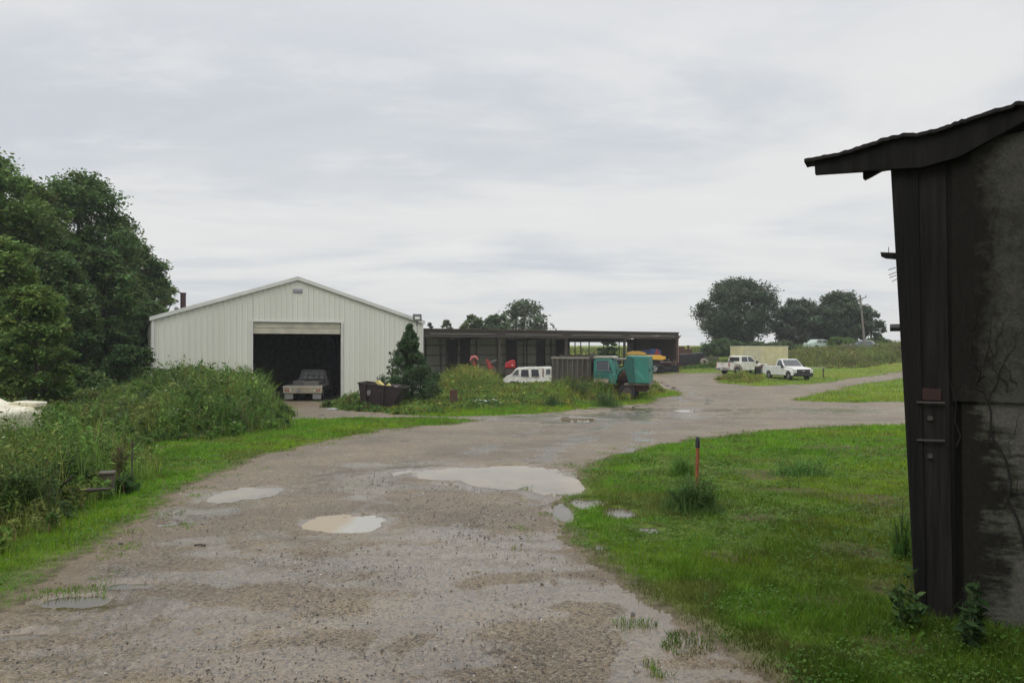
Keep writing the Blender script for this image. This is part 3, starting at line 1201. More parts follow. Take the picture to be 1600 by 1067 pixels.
OPX0, OPX1 = sx_of(889), sx_of(984)
corr(bw, X0, OPX0, -.2, TOP - .72)
corr(bw, OPX1, X1, -.2, TOP - .7)
corr(bw, OPX0, OPX1, -.2, .55)
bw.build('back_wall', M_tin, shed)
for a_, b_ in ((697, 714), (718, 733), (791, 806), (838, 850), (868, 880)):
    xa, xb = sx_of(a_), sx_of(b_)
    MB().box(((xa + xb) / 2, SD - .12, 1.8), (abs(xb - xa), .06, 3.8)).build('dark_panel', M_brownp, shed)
for px in (664, 688, 700, 733, 743, 776, 790, 806, 817, 822, 838, 850, 860, 888, 897, 906, 919, 942, 966, 973, 984, 998, 1012, 1030, 1040):
    MB().box((sx_of(px), SD - .16, TOP / 2 - .3), (.09, .09, TOP - .6)).build('stud', M_dimsteel, shed)
gt = MB()
for z_ in (1.05, 2.1, 3.1):
    gt.box(((X0 + OPX0) / 2, SD - .07, z_), (OPX0 - X0, .05, .09))
    gt.box(((X1 + OPX1) / 2, SD - .07, z_), (X1 - OPX1, .05, .09))
gt.box(((OPX0 + OPX1) / 2, SD - .04, .58), (OPX1 - OPX0, .08, .1))
gt.box(((OPX0 + OPX1) / 2, SD - .04, TOP - .92), (OPX1 - OPX0, .12, .40))
gt.build('girt', M_dimsteel, shed)
ew = MB()
for i in range(28):
    y0 = -.1 + i * .29
    ew.box((X1 + .03 + (.015 if i % 2 else 0), y0 + .145, (TOP - .1 - y0 * .085) / 2 - .1), (.03, .29, TOP - .1 - y0 * .085 + .1))
ew.build('end_wall', mat('red_brown_tin', (.075, .04, .036), .7, scale=1.2, col2=(.045, .03, .027)), shed)
MB().box((X1 + .06, -.12, TOP / 2 - .3), (.05, .06, TOP - .9)).build('corner_strip', mat('faded_pink_trim', (.42, .2, .18), .6), shed)
# sagging interior brace in the right bay
MB().bar((OPX1 - .2, 4.5, TOP - 1.15), (X1 - .1, .3, TOP - .35), .05).build('sloping_rail', M_steel, shed)
MB().bar((OPX1 - .1, 4.0, 0), (OPX1 - .1, 4.0, TOP - .6), .12).build('inner_post', M_dimsteel, shed)
pt = MB()
corr(pt, OPX1, X1 - .4, 1.9, TOP - .6, 6.5)
pt.build('inner_partition', M_brownp, shed)

# ------------------------------------------------------------------ dark shed at right foreground
print('near shed')
KA = R(-28)
KU = Vector((math.cos(KA), math.sin(KA), 0))      # along the front wall, rightwards and nearer
KV = Vector((-KU.y, KU.x, 0))                       # into the shed
KO = Vector((at(1410, 4.83), 4.83, 0))
KZ = gz(KO.x, KO.y) - .05
M_tar = mat('wet_black_boards', (.017, .016, .015), .8, scale=4, col2=(.008, .008, .008), stretch=(3, 3, .25), detail=8, bump=.5, bscale=18, spec=.15)
M_tar2 = mat('damp_grey_plank', (.026, .024, .022), .85, scale=6, col2=(.012, .011, .011), stretch=(3, 3, .2), detail=9, bump=.5, bscale=20, spec=.15)


def sheet_mat(name, light, dark, lo, hi, flake):
    m = bpy.data.materials.new(name)
    m.use_nodes = True
    t = m.node_tree
    b = t.nodes['Principled BSDF']
    b.inputs['Roughness'].default_value = .85
    b.inputs['Specular IOR Level'].default_value = .15
    tcn = t.nodes.new('ShaderNodeTexCoord')

    def ns(sc, d, st, rgh=.62, dist=0.0):
        mp = t.nodes.new('ShaderNodeMapping')
        mp.inputs['Scale'].default_value = st
        t.links.new(tcn.outputs['Object'], mp.inputs[0])
        n = t.nodes.new('ShaderNodeTexNoise')
        n.inputs['Scale'].default_value = sc
        n.inputs['Detail'].default_value = d
        n.inputs['Roughness'].default_value = rgh
        n.inputs['Distortion'].default_value = dist
        t.links.new(mp.outputs[0], n.inputs['Vector'])
        return n.outputs[0]

    def mth(op, a, c):
        n = t.nodes.new('ShaderNodeMath')
        n.operation = op
        for k, v in enumerate((a, c)):
            if isinstance(v, (int, float)):
                n.inputs[k].default_value = v
            else:
                t.links.new(v, n.inputs[k])
        return n.outputs[0]

    def mrr(v, a, c, d=0., e=1.):
        n = t.nodes.new('ShaderNodeMapRange')
        for k, q in enumerate((a, c, d, e)):
            n.inputs[k + 1].default_value = q
        t.links.new(v, n.inputs[0])
        return n.outputs[0]
    sx = t.nodes.new('ShaderNodeSeparateXYZ')
    t.links.new(tcn.outputs['Object'], sx.inputs[0])
    big = ns(2.4, 10, (1, 1, .8), .66)
    fl = ns(11, 8, (.55, 1, 2.2) if flake else (1, 1, 1), .7)
    speck = ns(60, 3, (1, 1, 1))
    # grime creeps in from the corner boards at the left of the sheet
    side = mrr(sx.outputs['X'], .30, .62, -.17, .05)
    v = mth('ADD', mth('ADD', mth('MULTIPLY', big, .62), mth('MULTIPLY', fl, .38)), side)
    f = mrr(v, lo, hi)
    mx = t.nodes.new('ShaderNodeMix')
    mx.data_type = 'RGBA'
    mx.inputs[6].default_value = (*dark, 1)
    mx.inputs[7].default_value = (*light, 1)
    t.links.new(f, mx.inputs[0])
    mx2 = t.nodes.new('ShaderNodeMix')
    mx2.data_type = 'RGBA'
    mx2.blend_type = 'MULTIPLY'
    mx2.inputs[0].default_value = 1
    t.links.new(mx.outputs[2], mx2.inputs[6])
    g = mrr(speck, .3, .7, .7, 1.15)
    cb = t.nodes.new('ShaderNodeCombineColor')
    for k in range(3):
        t.links.new(g, cb.inputs[k])
    t.links.new(cb.outputs[0], mx2.inputs[7])
    t.links.new(mx2.outputs[2], b.inputs['Base Color'])
    bp = t.nodes.new('ShaderNodeBump')
    bp.inputs['Strength'].default_value = .7
    bp.inputs['Distance'].default_value = .006
    t.links.new(mth('ADD', f, mth('MULTIPLY', speck, .5)), bp.inputs['Height'])
    t.links.new(bp.outputs[0], b.inputs['Normal'])
    return m


M_oldpaint = sheet_mat('stained_old_white_sheet', (.075, .075, .062), (.016, .015, .013), .40, .58, False)
M_peel = sheet_mat('peeling_white_sheet', (.115, .115, .096), (.018, .017, .014), .42, .54, True)
M_shroof = mat('black_felt_roof_edge', (.028, .026, .024), .85, scale=8, col2=(.014, .013, .012), bump=.5, spec=.2)
M_shade_wing = mat('shade_wing_boards', (.05, .045, .04), .9, scale=3, stretch=(3, 3, .2))
nshed = thing('weathered_shed', 'near black wooden shed with stained white sheet and ragged roof', 'shed', (KO.x, KO.y, KZ), KA)
Minv = (Matrix.Translation((KO.x, KO.y, KZ)) @ Matrix.Rotation(KA, 4, 'Z')).inverted()


def kpt(px, py, off=0.0):
    """point on the front wall plane (local y = off) under a pixel, in shed space"""
    k_ = (px - 800) / F
    O = KO + KV * off
    s = (k_ * O.y - O.x) / (KU.x - k_ * KU.y)
    d = O.y + s * KU.y
    return (s, off, zof(py, d) - KZ)


def kpoly(pts, off):
    return [kpt(a, b, off) for a, b in pts]


# boards (all leaning a little, as the corner does)
MB().prism(kpoly([(1392, 258), (1436, 250), (1441, 620), (1448, 985), (1433, 985), (1426, 900), (1413, 640)], -.02), (0, .14, 0)).build('corner_post', M_tar, nshed, bevel=.006)
MB().prism(kpoly([(1434, 245), (1479, 238), (1484, 640), (1488, 990), (1440, 990), (1437, 620)], -.005), (0, .05, 0)).build('plank', M_tar2, nshed, bevel=.004)
MB().prism(kpoly([(1470, 236), (1500, 222), (1502, 618), (1506, 1000), (1478, 1000), (1474, 640)], .012), (0, .05, 0)).build('plank', M_tar, nshed)


def ext(pts, off, xr):
    """wall pieces run on to the right beyond the frame"""
    p = kpoly(pts, off)
    return p


x_r = 5.2
ztop = 2.75
zl = kpt(1533, 620, -.01)[2]
xs_ = kpt(1488, 620, -.01)[0]
MB().prism([(xs_, -.012, zl - .03), (x_r, -.012, zl - .03), (x_r, -.012, 3.7), (xs_, -.012, 2.95)], (0, .02, 0)).build('upper_sheet', M_oldpaint, nshed)
MB().prism([(xs_ + .01, .012, -.1), (x_r, .012, -.1), (x_r, .012, zl - .0), (xs_ + .01, .012, zl)], (0, .02, 0)).build('lower_sheet', M_peel, nshed)
MB().box(((x_r) / 2 + .1, .10, 1.4), (x_r - .1, .05, 3.0)).build('inner_wall', M_tar, nshed)
MB().box((x_r, 1.6, 1.5), (.06, 3.2, 3.4)).box((.18, 1.6, 1.3), (.06, 3.0, 2.7)).box((x_r / 2 + .1, 3.15, 1.4), (x_r - .1, .06, 2.8)).build('outer_wall', M_tar, nshed)
# unseen tall wing behind the viewer, added to shade the right foreground
WX0, WX1, WY0, WY1, WH = 2.3, 8.5, -7.5, -.02, 4.6
MB().box((WX0 + .05, (WY0 + WY1) / 2, WH / 2 - .2), (.1, WY1 - WY0, WH + .2)).build('shade_wing_side_wall', M_shade_wing, nshed)
MB().box(((WX0 + WX1) / 2, WY0 + .05, WH / 2 - .2), (WX1 - WX0 - .22, .1, WH + .2)).build('shade_wing_end_wall', M_shade_wing, nshed)
MB().box(((WX0 + WX1) / 2, WY1 - .05, WH / 2 + 1.0), (WX1 - WX0 - .22, .1, WH - 2.0)).build('shade_wing_gable_wall', M_shade_wing, nshed)
MB().prism([(WX0 - 1.3, WY0 - .4, WH - .25), (WX1, WY0 - .4, WH + 1.6), (WX1, WY0 - .4, WH + 1.68), (WX0 - 1.3, WY0 - .4, WH - .17)], (0, WY1 - WY0 + .7, 0)).build('shade_wing_roof', M_shade_wing, nshed)
# roof: ragged front edge outline, real thickness and depth behind the wall corner
edge = [(1257, 248), (1276, 245), (1300, 240), (1326, 234), (1350, 226), (1370, 219), (1388, 213), (1405, 209.5), (1412, 207), (1433, 207.5), (1460, 201), (1486, 194),
        (1492, 190), (1515, 183), (1539, 175), (1556, 169), (1574, 166), (1588, 158.5), (1600, 158)]
random.seed(31)
fine_e = []
for (a0, b0), (a1, b1) in zip(edge[:-1], edge[1:]):
    m_ = max(1, int((a1 - a0) / 5))
    for q_ in range(m_):
        t_ = q_ / m_
        fine_e.append((a0 + (a1 - a0) * t_, b0 + (b1 - b0) * t_ + random.choice([0, 0, .5, -.6, 1.1, -1.2])))
fine_e.append(edge[-1])
P3 = [Vector(kpt(a, b, -.10)) for a, b in fine_e]
last = P3[-1]
sl_ = .165
P3 += [last + Vector((.5, 0, .07)), last + Vector((1.5, 0, .25)), last + Vector((4.2, 0, .68))]
mb = MB()
for i in range(len(P3) - 1):
    a, b = P3[i], P3[i + 1]
    # depth of roof behind the edge: shallow over the open overhang, full behind the wall
    da = 0.16 if a.x < -.02 else (0.25 if a.x < .2 else 3.4)
    db = 0.16 if b.x < -.02 else (0.25 if b.x < .2 else 3.4)
    th = .022
    vs = [a, b, b - Vector((0, 0, th)), a - Vector((0, 0, th)),
          a + Vector((0, da, -.02 * da)), b + Vector((0, db, -.02 * db)), b + Vector((0, db, -th - .02 * db)), a + Vector((0, da, -th - .02 * da))]
    mb.add(vs, [(0, 1, 2, 3), (5, 4, 7, 6), (0, 4, 5, 1), (3, 2, 6, 7), (0, 3, 7, 4), (1, 5, 6, 2)])
mb.build('roof_sheet', M_shroof, nshed)
MB().prism(kpoly([(1273, 250), (1330, 241), (1392, 218), (1500, 195), (1600, 168), (1900, 90), (1900, 150), (1640, 168), (1500, 245), (1440, 262), (1394, 264), (1350, 267), (1274, 272)], -.07), (0, .05, 0)).build('barge_board', M_tar, nshed, bevel=.003)
MB().prism(kpoly([(1348, 240), (1400, 228), (1400, 262), (1378, 266), (1362, 275), (1352, 280), (1349, 278)], .0), (0, .05, 0)).build('rafter_tail', M_tar, nshed)
# stub of board, insulator, nails
a = kpt(1376, 394, .03)
b = kpt(1400, 404, .03)
MB().prism(kpoly([(1376, 394), (1402, 395), (1402, 404.5), (1384, 403), (1377, 400)], .02), (0, .05, 0)).build('board_stub', M_tar, nshed)
MB().bar(kpt(1389, 396, .03), kpt(1389, 386, .03), .004).build('nail', M_rust, nshed)
for (p0, p1) in (((1400, 418), (1388, 422)), ((1401, 425), (1389, 430)), ((1401, 430), (1390, 434)), ((1402, 436), (1394, 440))):
    MB().bar(kpt(*p0, .03), kpt(*p1, .03), .004).build('nail', M_rust, nshed)
c_ = kpt(1399, 512, .02)
MB().tube([(c_[0] - .03, .02, c_[2]), (c_[0] + .04, .02, c_[2])], .024, 10).build('insulator', M_black, nshed)
# hinge straps on the plank with pale washers
M_wash = mat('pale_washers', (.06, .056, .05), .6, var=.3)
for py, pw in ((628, 653), (687, 712)):
    h_ = MB()
    a, b = kpt(1432, py, -.03), kpt(1476, py + 1, -.03)
    h_.bar(a, b, .012, .010)
    hs_ = h_.build('strap', mat('dull_strap', (.07, .065, .06), .7), nshed)
    c_ = kpt(1453, pw, -.012)
    MB().tube([(c_[0], -.02, c_[2]), (c_[0], -.008, c_[2])], .016, 10).build('washer', M_wash, hs_)
MB().prism(kpoly([(1434, 605), (1470, 608), (1470, 626), (1434, 624)], -.015), (0, .012, 0)).build('rusty_patch', mat('dark_rust_patch', (.045, .022, .017), .9, scale=20), nshed)
# dead vine on the sheet
vine = thing('dead_vine', 'leafless dead vine climbing the stained white sheet of the near shed', 'vine', (KO.x, KO.y, KZ), KA)
vm = MB()
random.seed(5)


def vpath(p0, p1, w0, w1, n=7, wob=7):
    pts = []
    for i in range(n):
        t_ = i / (n - 1)
        q = kpt(p0[0] + (p1[0] - p0[0]) * t_ + random.uniform(-wob, wob), p0[1] + (p1[1] - p0[1]) * t_ + random.uniform(-wob, wob), -.02)
        pts.append(q)
    vm.tube(pts, [w0 + (w1 - w0) * i / (n - 1) for i in range(n)], 5)


for p0, p1, w0, w1 in (((1600, 860), (1560, 700), .007, .006), ((1560, 700), (1530, 600), .006, .004), ((1530, 600), (1500, 450), .004, .002), ((1545, 640), (1590, 520), .003, .002),
                       ((1570, 620), (1545, 520), .003, .002), ((1545, 560), (1585, 470), .003, .001), ((1530, 600), (1560, 480), .003, .001), ((1565, 720), (1600, 640), .003, .001),
                       ((1515, 520), (1545, 400), .002, .001), ((1545, 400), (1560, 300), .002, .001), ((1500, 700), (1480, 560), .004, .002), ((1555, 690), (1520, 640), .003, .001), ((1590, 600), (1560, 560), .003, .001),
                       ((1585, 800), (1530, 740), .003, .001), ((1600, 780), (1575, 730), .003, .001)):
    vpath(p0, p1, w0, w1)
vm.build('stems', mat('dead_vine_bark', (.014, .012, .010), .9, var=.2), vine)

# ------------------------------------------------------------------ vehicles
print('vehicles')


def wheel(parent, x, y, r=.38, w=.24, flat=False, rimmat=None):
    mb = MB()
    n = 20
    prof = [(-w / 2, r * .62), (-w / 2, r * .93), (-w / 2 + .03, r), (w / 2 - .03, r), (w / 2, r * .93), (w / 2, r * .62)]
    vs, fs = [], []
    for yy, rr in prof:
        for k in range(n):
            t_ = 2 * math.pi * k / n
            vs.append((x + rr * math.cos(t_), y + yy, r + rr * math.sin(t_)))
    m = len(prof)
    for i in range(m):
        for k in range(n):
            fs.append((i * n + k, i * n + (k + 1) % n, ((i + 1) % m) * n + (k + 1) % n, ((i + 1) % m) * n + k))
    w_ = mb.add(vs, fs).build('wheel', M_rubber, parent, smooth=True)
    sg_ = 1 if y > 0 else -1
    MB().tube([(x, y - .06, r), (x, y + sg_ * w * .36, r)], [r * .63, r * .60], 16).tube([(x, y + sg_ * w * .3, r), (x, y + sg_ * w * .44, r)], .07, 8).build('rim', rimmat or M_steel, w_, smooth=True)
    return w_


def arch(cx_, r, z0, n=9):
    """points of a wheel arch going from front to back, for a profile drawn clockwise along the bottom"""
    return [(cx_ + r * math.cos(t_), z0 + r * math.sin(t_)) for t_ in np.linspace(math.asin(max(0, 0)) + .0, math.pi, n)]


def side_panel(parent, name, pts, y, m, th=.02, bevel=0):
    sg_ = 1 if y > 0 else -1
    return MB().prism([(x, y, z) for x, z in pts], (0, sg_ * th, 0)).build(name, m, parent, bevel=bevel)


def tumble(w0, z0, w1, z1):
    return lambda x, z: w0 if z < z0 else w0 + (w1 - w0) * min(1, (z - z0) / (z1 - z0))


def pickup(label, loc, rz, paint, crew=False, group=None, front=True, bin_load=False):
    t = thing('pickup_truck', label, 'pickup truck', loc, rz, group)
    W_ = .98
    fx, rx_ = 1.78, -1.62
    zb = .42
    # front body with hood
    hood = [(2.62, .62), (2.66, .85), (2.60, 1.02), (2.2, 1.10), (1.15, 1.20), (1.0, 1.22)]
    cabback = -1.15 if crew else -.42
    p = hood + [(cabback, 1.22), (cabback, zb)] + [(fx - .5, zb)] + [(fx + .46 * math.cos(a), .40 + .46 * math.sin(a)) for a in np.linspace(math.pi, 0.05, 9)] + [(2.62, .45)]
    MB().profile(p, lambda x, z: W_ - (.07 if z > 1.0 and x > 1.0 else 0) - max(0, x - 2.3) * .22).build('body', paint, t, bevel=.025)
    # cab
    rb = cabback
    cabp = [(1.08, 1.20), (.38, 1.84), (.25, 1.87), (rb + .22, 1.87), (rb + .1, 1.83), (rb + .02, 1.20)]
    wf = tumble(W_ - .03, 1.2, W_ - .20, 1.85)
    MB().profile(cabp, wf).build('cab', paint, t, bevel=.02)

    def sq(name, pts, m, lift=.006):
        for sg_ in (1, -1):
            mb = MB()
            mb.add([(x, sg_ * (wf(x, z) + lift), z) for x, z in pts], [tuple(range(len(pts)))])
            mb.build(name, m, t)
    if crew:
        sq('side_window', [(.88, 1.26), (.34, 1.76), (-.08, 1.78), (-.08, 1.26)], M_glass)
        sq('side_window', [(-.18, 1.26), (-.18, 1.78), (-.88, 1.76), (-1.0, 1.26)], M_glass)
    else:
        sq('side_window', [(.88, 1.26), (.34, 1.76), (-.16, 1.78), (-.24, 1.26)], M_glass)
    # windshield
    n_ = Vector((.64, 0, .70)).normalized() * .012
    a = Vector((1.04, 0, 1.245)) + n_
    b = Vector((.42, 0, 1.80)) + n_
    MB().add([(a.x, -.86, a.z), (a.x, .86, a.z), (b.x, .74, b.z), (b.x, -.74, b.z)], [(0, 1, 2, 3)]).build('windshield', M_glass, t)
    MB().box((rb + .045, 0, 1.52), (.02, 1.35, .40)).build('rear_window', M_glass, t)
    # bed
    bt = 1.20
    arcr = [(rx_ + .45 * math.cos(a), .40 + .45 * math.sin(a)) for a in np.linspace(math.pi, 0, 9)]
    sidep = [(cabback - .02, bt), (-2.66, bt), (-2.68, zb + .08)] + [(rx_ - .5, zb)] + arcr + [(cabback - .02, zb)]
    for sg_ in (1, -1):
        MB().prism([(x, sg_ * (W_ - .07), z) for x, z in sidep], (0, sg_ * .07, 0)).build('bed_side', paint, t, bevel=.012)
    MB().box(((cabback - 2.64) / 2, 0, .72), (abs(-2.64 - cabback) - .06, 1.8, .05)).build('bed_floor', M_steel, t)
    MB().box((cabback - .06, 0, .97), (.05, 1.80, .45)).build('bed_front', paint, t)
    tg = MB().box((-2.66, 0, .93), (.06, 1.80, .52)).build('tailgate', paint, t, bevel=.01)
    MB().box((-2.70, 0, 1.05), (.02, .22, .07)).build('handle', M_black, tg)
    for sg_ in (1, -1):
        MB().box((-2.70, sg_ * .90, .98), (.05, .12, .36)).build('taillight', M_redlamp, t)
    MB().box((-2.78, 0, .53), (.14, 1.85, .20)).build('rear_bumper', M_chrome if front else paint, t, bevel=.02)
    MB().box((-2.86, 0, .55), (.01, .32, .15)).build('licence_plate', M_lamp, t)
    # nose
    MB().box((2.64, 0, .82), (.05, 1.30, .34)).build('grille', M_black, t, bevel=.01)
    MB().box((2.675, 0, .84), (.01, 1.22, .05)).build('grille_bar', M_black, t)
    MB().prism([(2.69, -.13, .86), (2.69, 0, .89), (2.69, .13, .86), (2.69, .13, .82), (2.69, 0, .79), (2.69, -.13, .82)], (.015, 0, 0)).build('emblem', M_chrome, t)
    for sg_ in (1, -1):
        MB().box((2.60, sg_ * .79, .84), (.14, .30, .30)).build('headlight', M_lamp, t, bevel=.02)
        MB().box((.95, sg_ * (W_ + .10), 1.22), (.14, .20, .26)).build('mirror', M_black, t, bevel=.02)
        # door seams and handles
        d_ = MB().box((.30, sg_ * (W_ + .002), .86), (1.28, .012, .66)).build('door', paint, t, bevel=.004)
        MB().box((-.18, sg_ * (W_ + .02), 1.08), (.2, .03, .04)).build('handle', M_black, d_)
        if crew:
            d_ = MB().box((-.78, sg_ * (W_ + .002), .86), (.68, .012, .66)).build('door', paint, t, bevel=.004)
    MB().box((2.66, 0, .52), (.16, 1.88, .26)).build('front_bumper', M_black, t, bevel=.03)
    MB().box((0, 0, .40), (4.6, 1.2, .12)).build('chassis', M_black, t)
    for sg_ in (1, -1):
        wheel(t, fx, sg_ * .86)
        wheel(t, rx_, sg_ * .86)
    return t


x, y, z = on_ground(1230, 71)
pickup('white single cab pickup facing the camera with black grille, parked on the verge', (x, y, z), R(-79), M_wpaint, group=None)
x, y, z = on_ground(1160, 79)
p2 = pickup('dirty white crew cab pickup seen from its tailgate, left of the front facing pickup', (x, y, z), R(28), M_wdirty, crew=True)
# load rails and brown fender flare on it
mb = MB()
for k_ in range(5):
    mb.bar((-2.5 + k_ * .3, -.6 + .1 * k_, 1.16), (-1.6 + k_ * .1, .4, 1.32 + .03 * k_), .06)
mb.box((-2.0, 0, 1.05), (1.1, 1.4, .3))
mb.build('bed_load', M_black, p2)
for cx_ in (1.78, -1.62):
    pts = [(cx_ + .56 * math.cos(a), -1.0, .40 + .56 * math.sin(a)) for a in np.linspace(.1, math.pi - .1, 9)]
    MB().tube(pts, .05, 6).build('fender_flare', mat('brown_faded_flare', (.20, .11, .08), .8), p2)
x, y, z = on_ground(1184, 75)
dr = thing('dark_barrel', 'dark rounded drum standing between the two white pickups', 'barrel', (x, y, z))
MB().tube([(0, 0, 0), (0, 0, .42), (0, 0, .46), (0, 0, .9)], [.3, .3, .32, .3], 14).build('drum', M_black, dr, smooth=True)
MB().tube([(0, 0, .9), (0, 0, .93)], .31, 14).build('rim', M_rust, dr)

# cream box body behind the pickups
x, y, z = on_ground(1186, 87)
M_cream = mat('cream_box_paint', (.60, .55, .34), .55, scale=1.2, col2=(.50, .45, .28))
bx = thing('box_body', 'cream coloured long box body standing behind the white pickups', 'truck box', (x, y, z - .1), R(14))
MB().box((0, 0, 1.32), (6.0, 2.2, 2.3)).build('shell', M_cream, bx, bevel=.03)
MB().box((0, 0, 2.485), (6.05, 2.25, .05)).build('roof_rail', mat('pale_cream_rail', (.7, .67, .52), .5), bx)
for k_ in range(3):
    MB().box((-2.3 + k_ * .75, -1.12, 1.4), (.66, .03, 1.9)).build('side_door', mat('faded_cream_door', (.56, .53, .38), .6, scale=3, col2=(.42, .40, .28)), bx, bevel=.01)
for k_ in range(5):
    MB().box((.1 + k_ * .56, -1.115, 1.32), (.04, .03, 2.2)).build('rib', M_cream, bx)
MB().box((-2.0, -.9, .1), (.5, .3, .3)).box((2.0, -.9, .1), (.5, .3, .3)).build('support_block', M_rust, bx)
x, y, z = on_ground(1277, 72)
pk = thing('plank_on_posts', 'pale plank on short posts in the weeds right of the front pickup', 'plank', (x, y, z), R(8))
MB().box((0, 0, .95), (1.5, .25, .06)).build('board', mat('pale_board', (.45, .42, .36), .8), pk)
for s_ in (-.6, .6):
    MB().box((s_, 0, .45), (.09, .09, .95)).build('post', M_greywood, pk)


def sedan(label, loc, rz, paint, wag=False, name='parked_car', wheels=True):
    t = thing(name, label, 'car', loc, rz)
    W_ = .88
    p = [(2.25, .5), (2.28, .72), (2.1, .82), (1.2, .92), (.95, .95), (-1.5, .98), (-2.2, .92), (-2.28, .7), (-2.25, .35), (-1.75, .3)]
    p += [(-1.35 + .36 * math.cos(a), .30 + .36 * math.sin(a)) for a in np.linspace(math.pi, 0, 8)]
    p += [(1.38 + .36 * math.cos(a), .30 + .36 * math.sin(a)) for a in np.linspace(math.pi, 0, 8)]
    MB().profile(p, lambda x, z: W_ - max(0, abs(x) - 1.7) * .2 - (.05 if z > .85 else 0)).build('body', paint, t, bevel=.04)
    back = -2.1 if wag else -1.6
    g = [(1.1, .93), (.4, 1.36), (.1, 1.42), (-1.0, 1.42), (back + .35, 1.32), (back, .95)]
    wf = tumble(W_ - .05, .95, W_ - .24, 1.4)
    MB().profile(g, wf).build('greenhouse', paint, t, bevel=.04)
    for sg_ in (1, -1):
        MB().add([(x, sg_ * (wf(x, z) + .012), z) for x, z in [(.9, .98), (.35, 1.30), (-.2, 1.33), (-.2, .98)]], [(0, 1, 2, 3)]).build('side_window', M_glass, t)
        MB().add([(x, sg_ * (wf(x, z) + .012), z) for x, z in [(-.28, .98), (-.28, 1.33), (-1.0, 1.33), (back + .4, .99)]], [(0, 1, 2, 3)]).build('side_window', M_glass, t)
        MB().box((2.2, sg_ * .6, .66), (.14, .3, .15)).build('headlight', M_lamp, t)
    MB().add([(1.08, -.74, .975), (1.08, .74, .975), (.44, .62, 1.375), (.44, -.62, 1.375)], [(0, 1, 2, 3)]).build('windshield', M_glass, t)
    if wheels:
        for sg_ in (1, -1):
            wheel(t, 1.38, sg_ * .76, .31, .2)
            wheel(t, -1.35, sg_ * .76, .31, .2)
    return t


x, y, z = on_ground(1346, 102)
sedan('grey blue old car half hidden in weeds at the foot of the utility pole', (x, y, z), R(170), mat('grey_blue_car_paint', (.22, .26, .28), .4))
x, y, z = on_ground(1281, 109)
sedan('pale green car roof showing over the weeds left of the utility pole', (x, y, z), R(20), mat('pale_green_car_paint', (.42, .50, .46), .4))

# utility pole
x, y, z = on_ground(1353, 98)
up_ = thing('utility_pole', 'tall grey leaning utility pole with short crossarm by the field trees', 'pole', (x, y, z))
hgt = zof(461, 98) - z
lx = at(1344, 98) - at(1353, 98)
MB().tube([(0, 0, -.5), (lx, 0, hgt)], [.16, .10], 10).build('pole', mat('grey_pole_wood', (.20, .18, .16), .9, stretch=(1, 1, .1)), up_, smooth=True)
MB().bar((lx * .93 - .1, 0, hgt - .55), (lx * .93 + .75, 0, hgt - .25), .1).build('crossarm', M_greywood, up_)
MB().tube([(lx * .93 + .7, 0, hgt - .3), (lx * .93 + .7, 0, hgt - .05)], .06, 8).build('insulator', M_steel, up_)
MB().tube([(lx * .95, -.15, hgt - 1.1), (lx * .92, -.15, hgt - 1.7)], .14, 8).build('transformer', M_steel, up_)

# white van, sunk in the weeds, nose to the left
x, y, z = on_ground(829, 67)
van = thing('van', 'derelict white van with dark missing windows sunk in tall weeds', 'van', (x - .05, y, z + .05), R(180 - 3))
van.scale = (.90, .92, .95)
Wv = .98
p = [(2.42, .62), (2.46, 1.0), (2.30, 1.14), (1.80, 1.36), (1.32, 1.88), (1.1, 1.96), (-2.3, 2.0), (-2.5, 1.9), (-2.6, 1.3), (-2.6, .5), (-2.2, .4)]
p += [(-1.55 + .42 * math.cos(a), .34 + .42 * math.sin(a)) for a in np.linspace(math.pi, 0, 8)]
p += [(1.65 + .42 * math.cos(a), .34 + .42 * math.sin(a)) for a in np.linspace(math.pi, 0, 8)]
p += [(2.5, .42)]
wv = tumble(Wv, 1.15, Wv - .14, 1.95)
MB().profile(p, wv).build('body', M_wdirty, van, bevel=.03)
MB().profile([(.8, 1.965), (.6, 2.0), (-1.9, 2.05), (-2.2, 2.0)], lambda x, z: .7).build('roof_bulge', M_wpaint, van, bevel=.02)
vw = [([(1.70, 1.30), (1.28, 1.80), (1.04, 1.80), (1.04, 1.26)], M_glass), ([(.86, 1.16), (.82, 1.80), (.12, 1.81), (.06, 1.14)], M_dglass), ([(-.16, 1.14), (-.12, 1.82), (-.84, 1.83), (-.92, 1.14)], M_dglass),
      ([(-1.52, 1.36), (-1.56, 1.86), (-1.98, 1.87), (-2.02, 1.36)], M_glass), ([(-2.1, 1.36), (-2.1, 1.87), (-2.42, 1.85), (-2.5, 1.36)], M_glass)]
for pts, m in vw:
    for sg_ in (1, -1):
        w_ = MB().add([(x, sg_ * (wv(x, z) + .012), z) for x, z in pts], [tuple(range(len(pts)))]).build('side_window', m, van)
        e_ = MB()
        for i in range(len(pts)):
            a, b = pts[i], pts[(i + 1) % len(pts)]
            e_.bar((a[0], sg_ * (wv(*a) + .012), a[1]), (b[0], sg_ * (wv(*b) + .012), b[1]), .025)
        e_.build('window_frame', M_wpaint, w_)
for sg_ in (1, -1):
    MB().box((-1.28, sg_ * (Wv - .085), 1.5), (.10, .12, .78)).build('rust_strip', mat('rust_red_strip', (.16, .05, .04), .8), van)
    MB().box((2.50, sg_ * .68, .86), (.12, .30, .20)).build('headlight', M_lamp, van)
    wheel(van, 1.65, sg_ * .84, .34)
    wheel(van, -1.55, sg_ * .84, .34)
MB().add([(1.82, -.82, 1.375), (1.82, .82, 1.375), (1.36, .76, 1.86), (1.36, -.76, 1.86)], [(0, 1, 2, 3)]).build('windshield', M_glass, van)
MB().box((2.60, 0, .56), (.12, 1.7, .16)).build('bumper', M_rust, van)
MB().box((2.59, 0, .86), (.03, 1.0, .18)).build('grille', M_black, van)

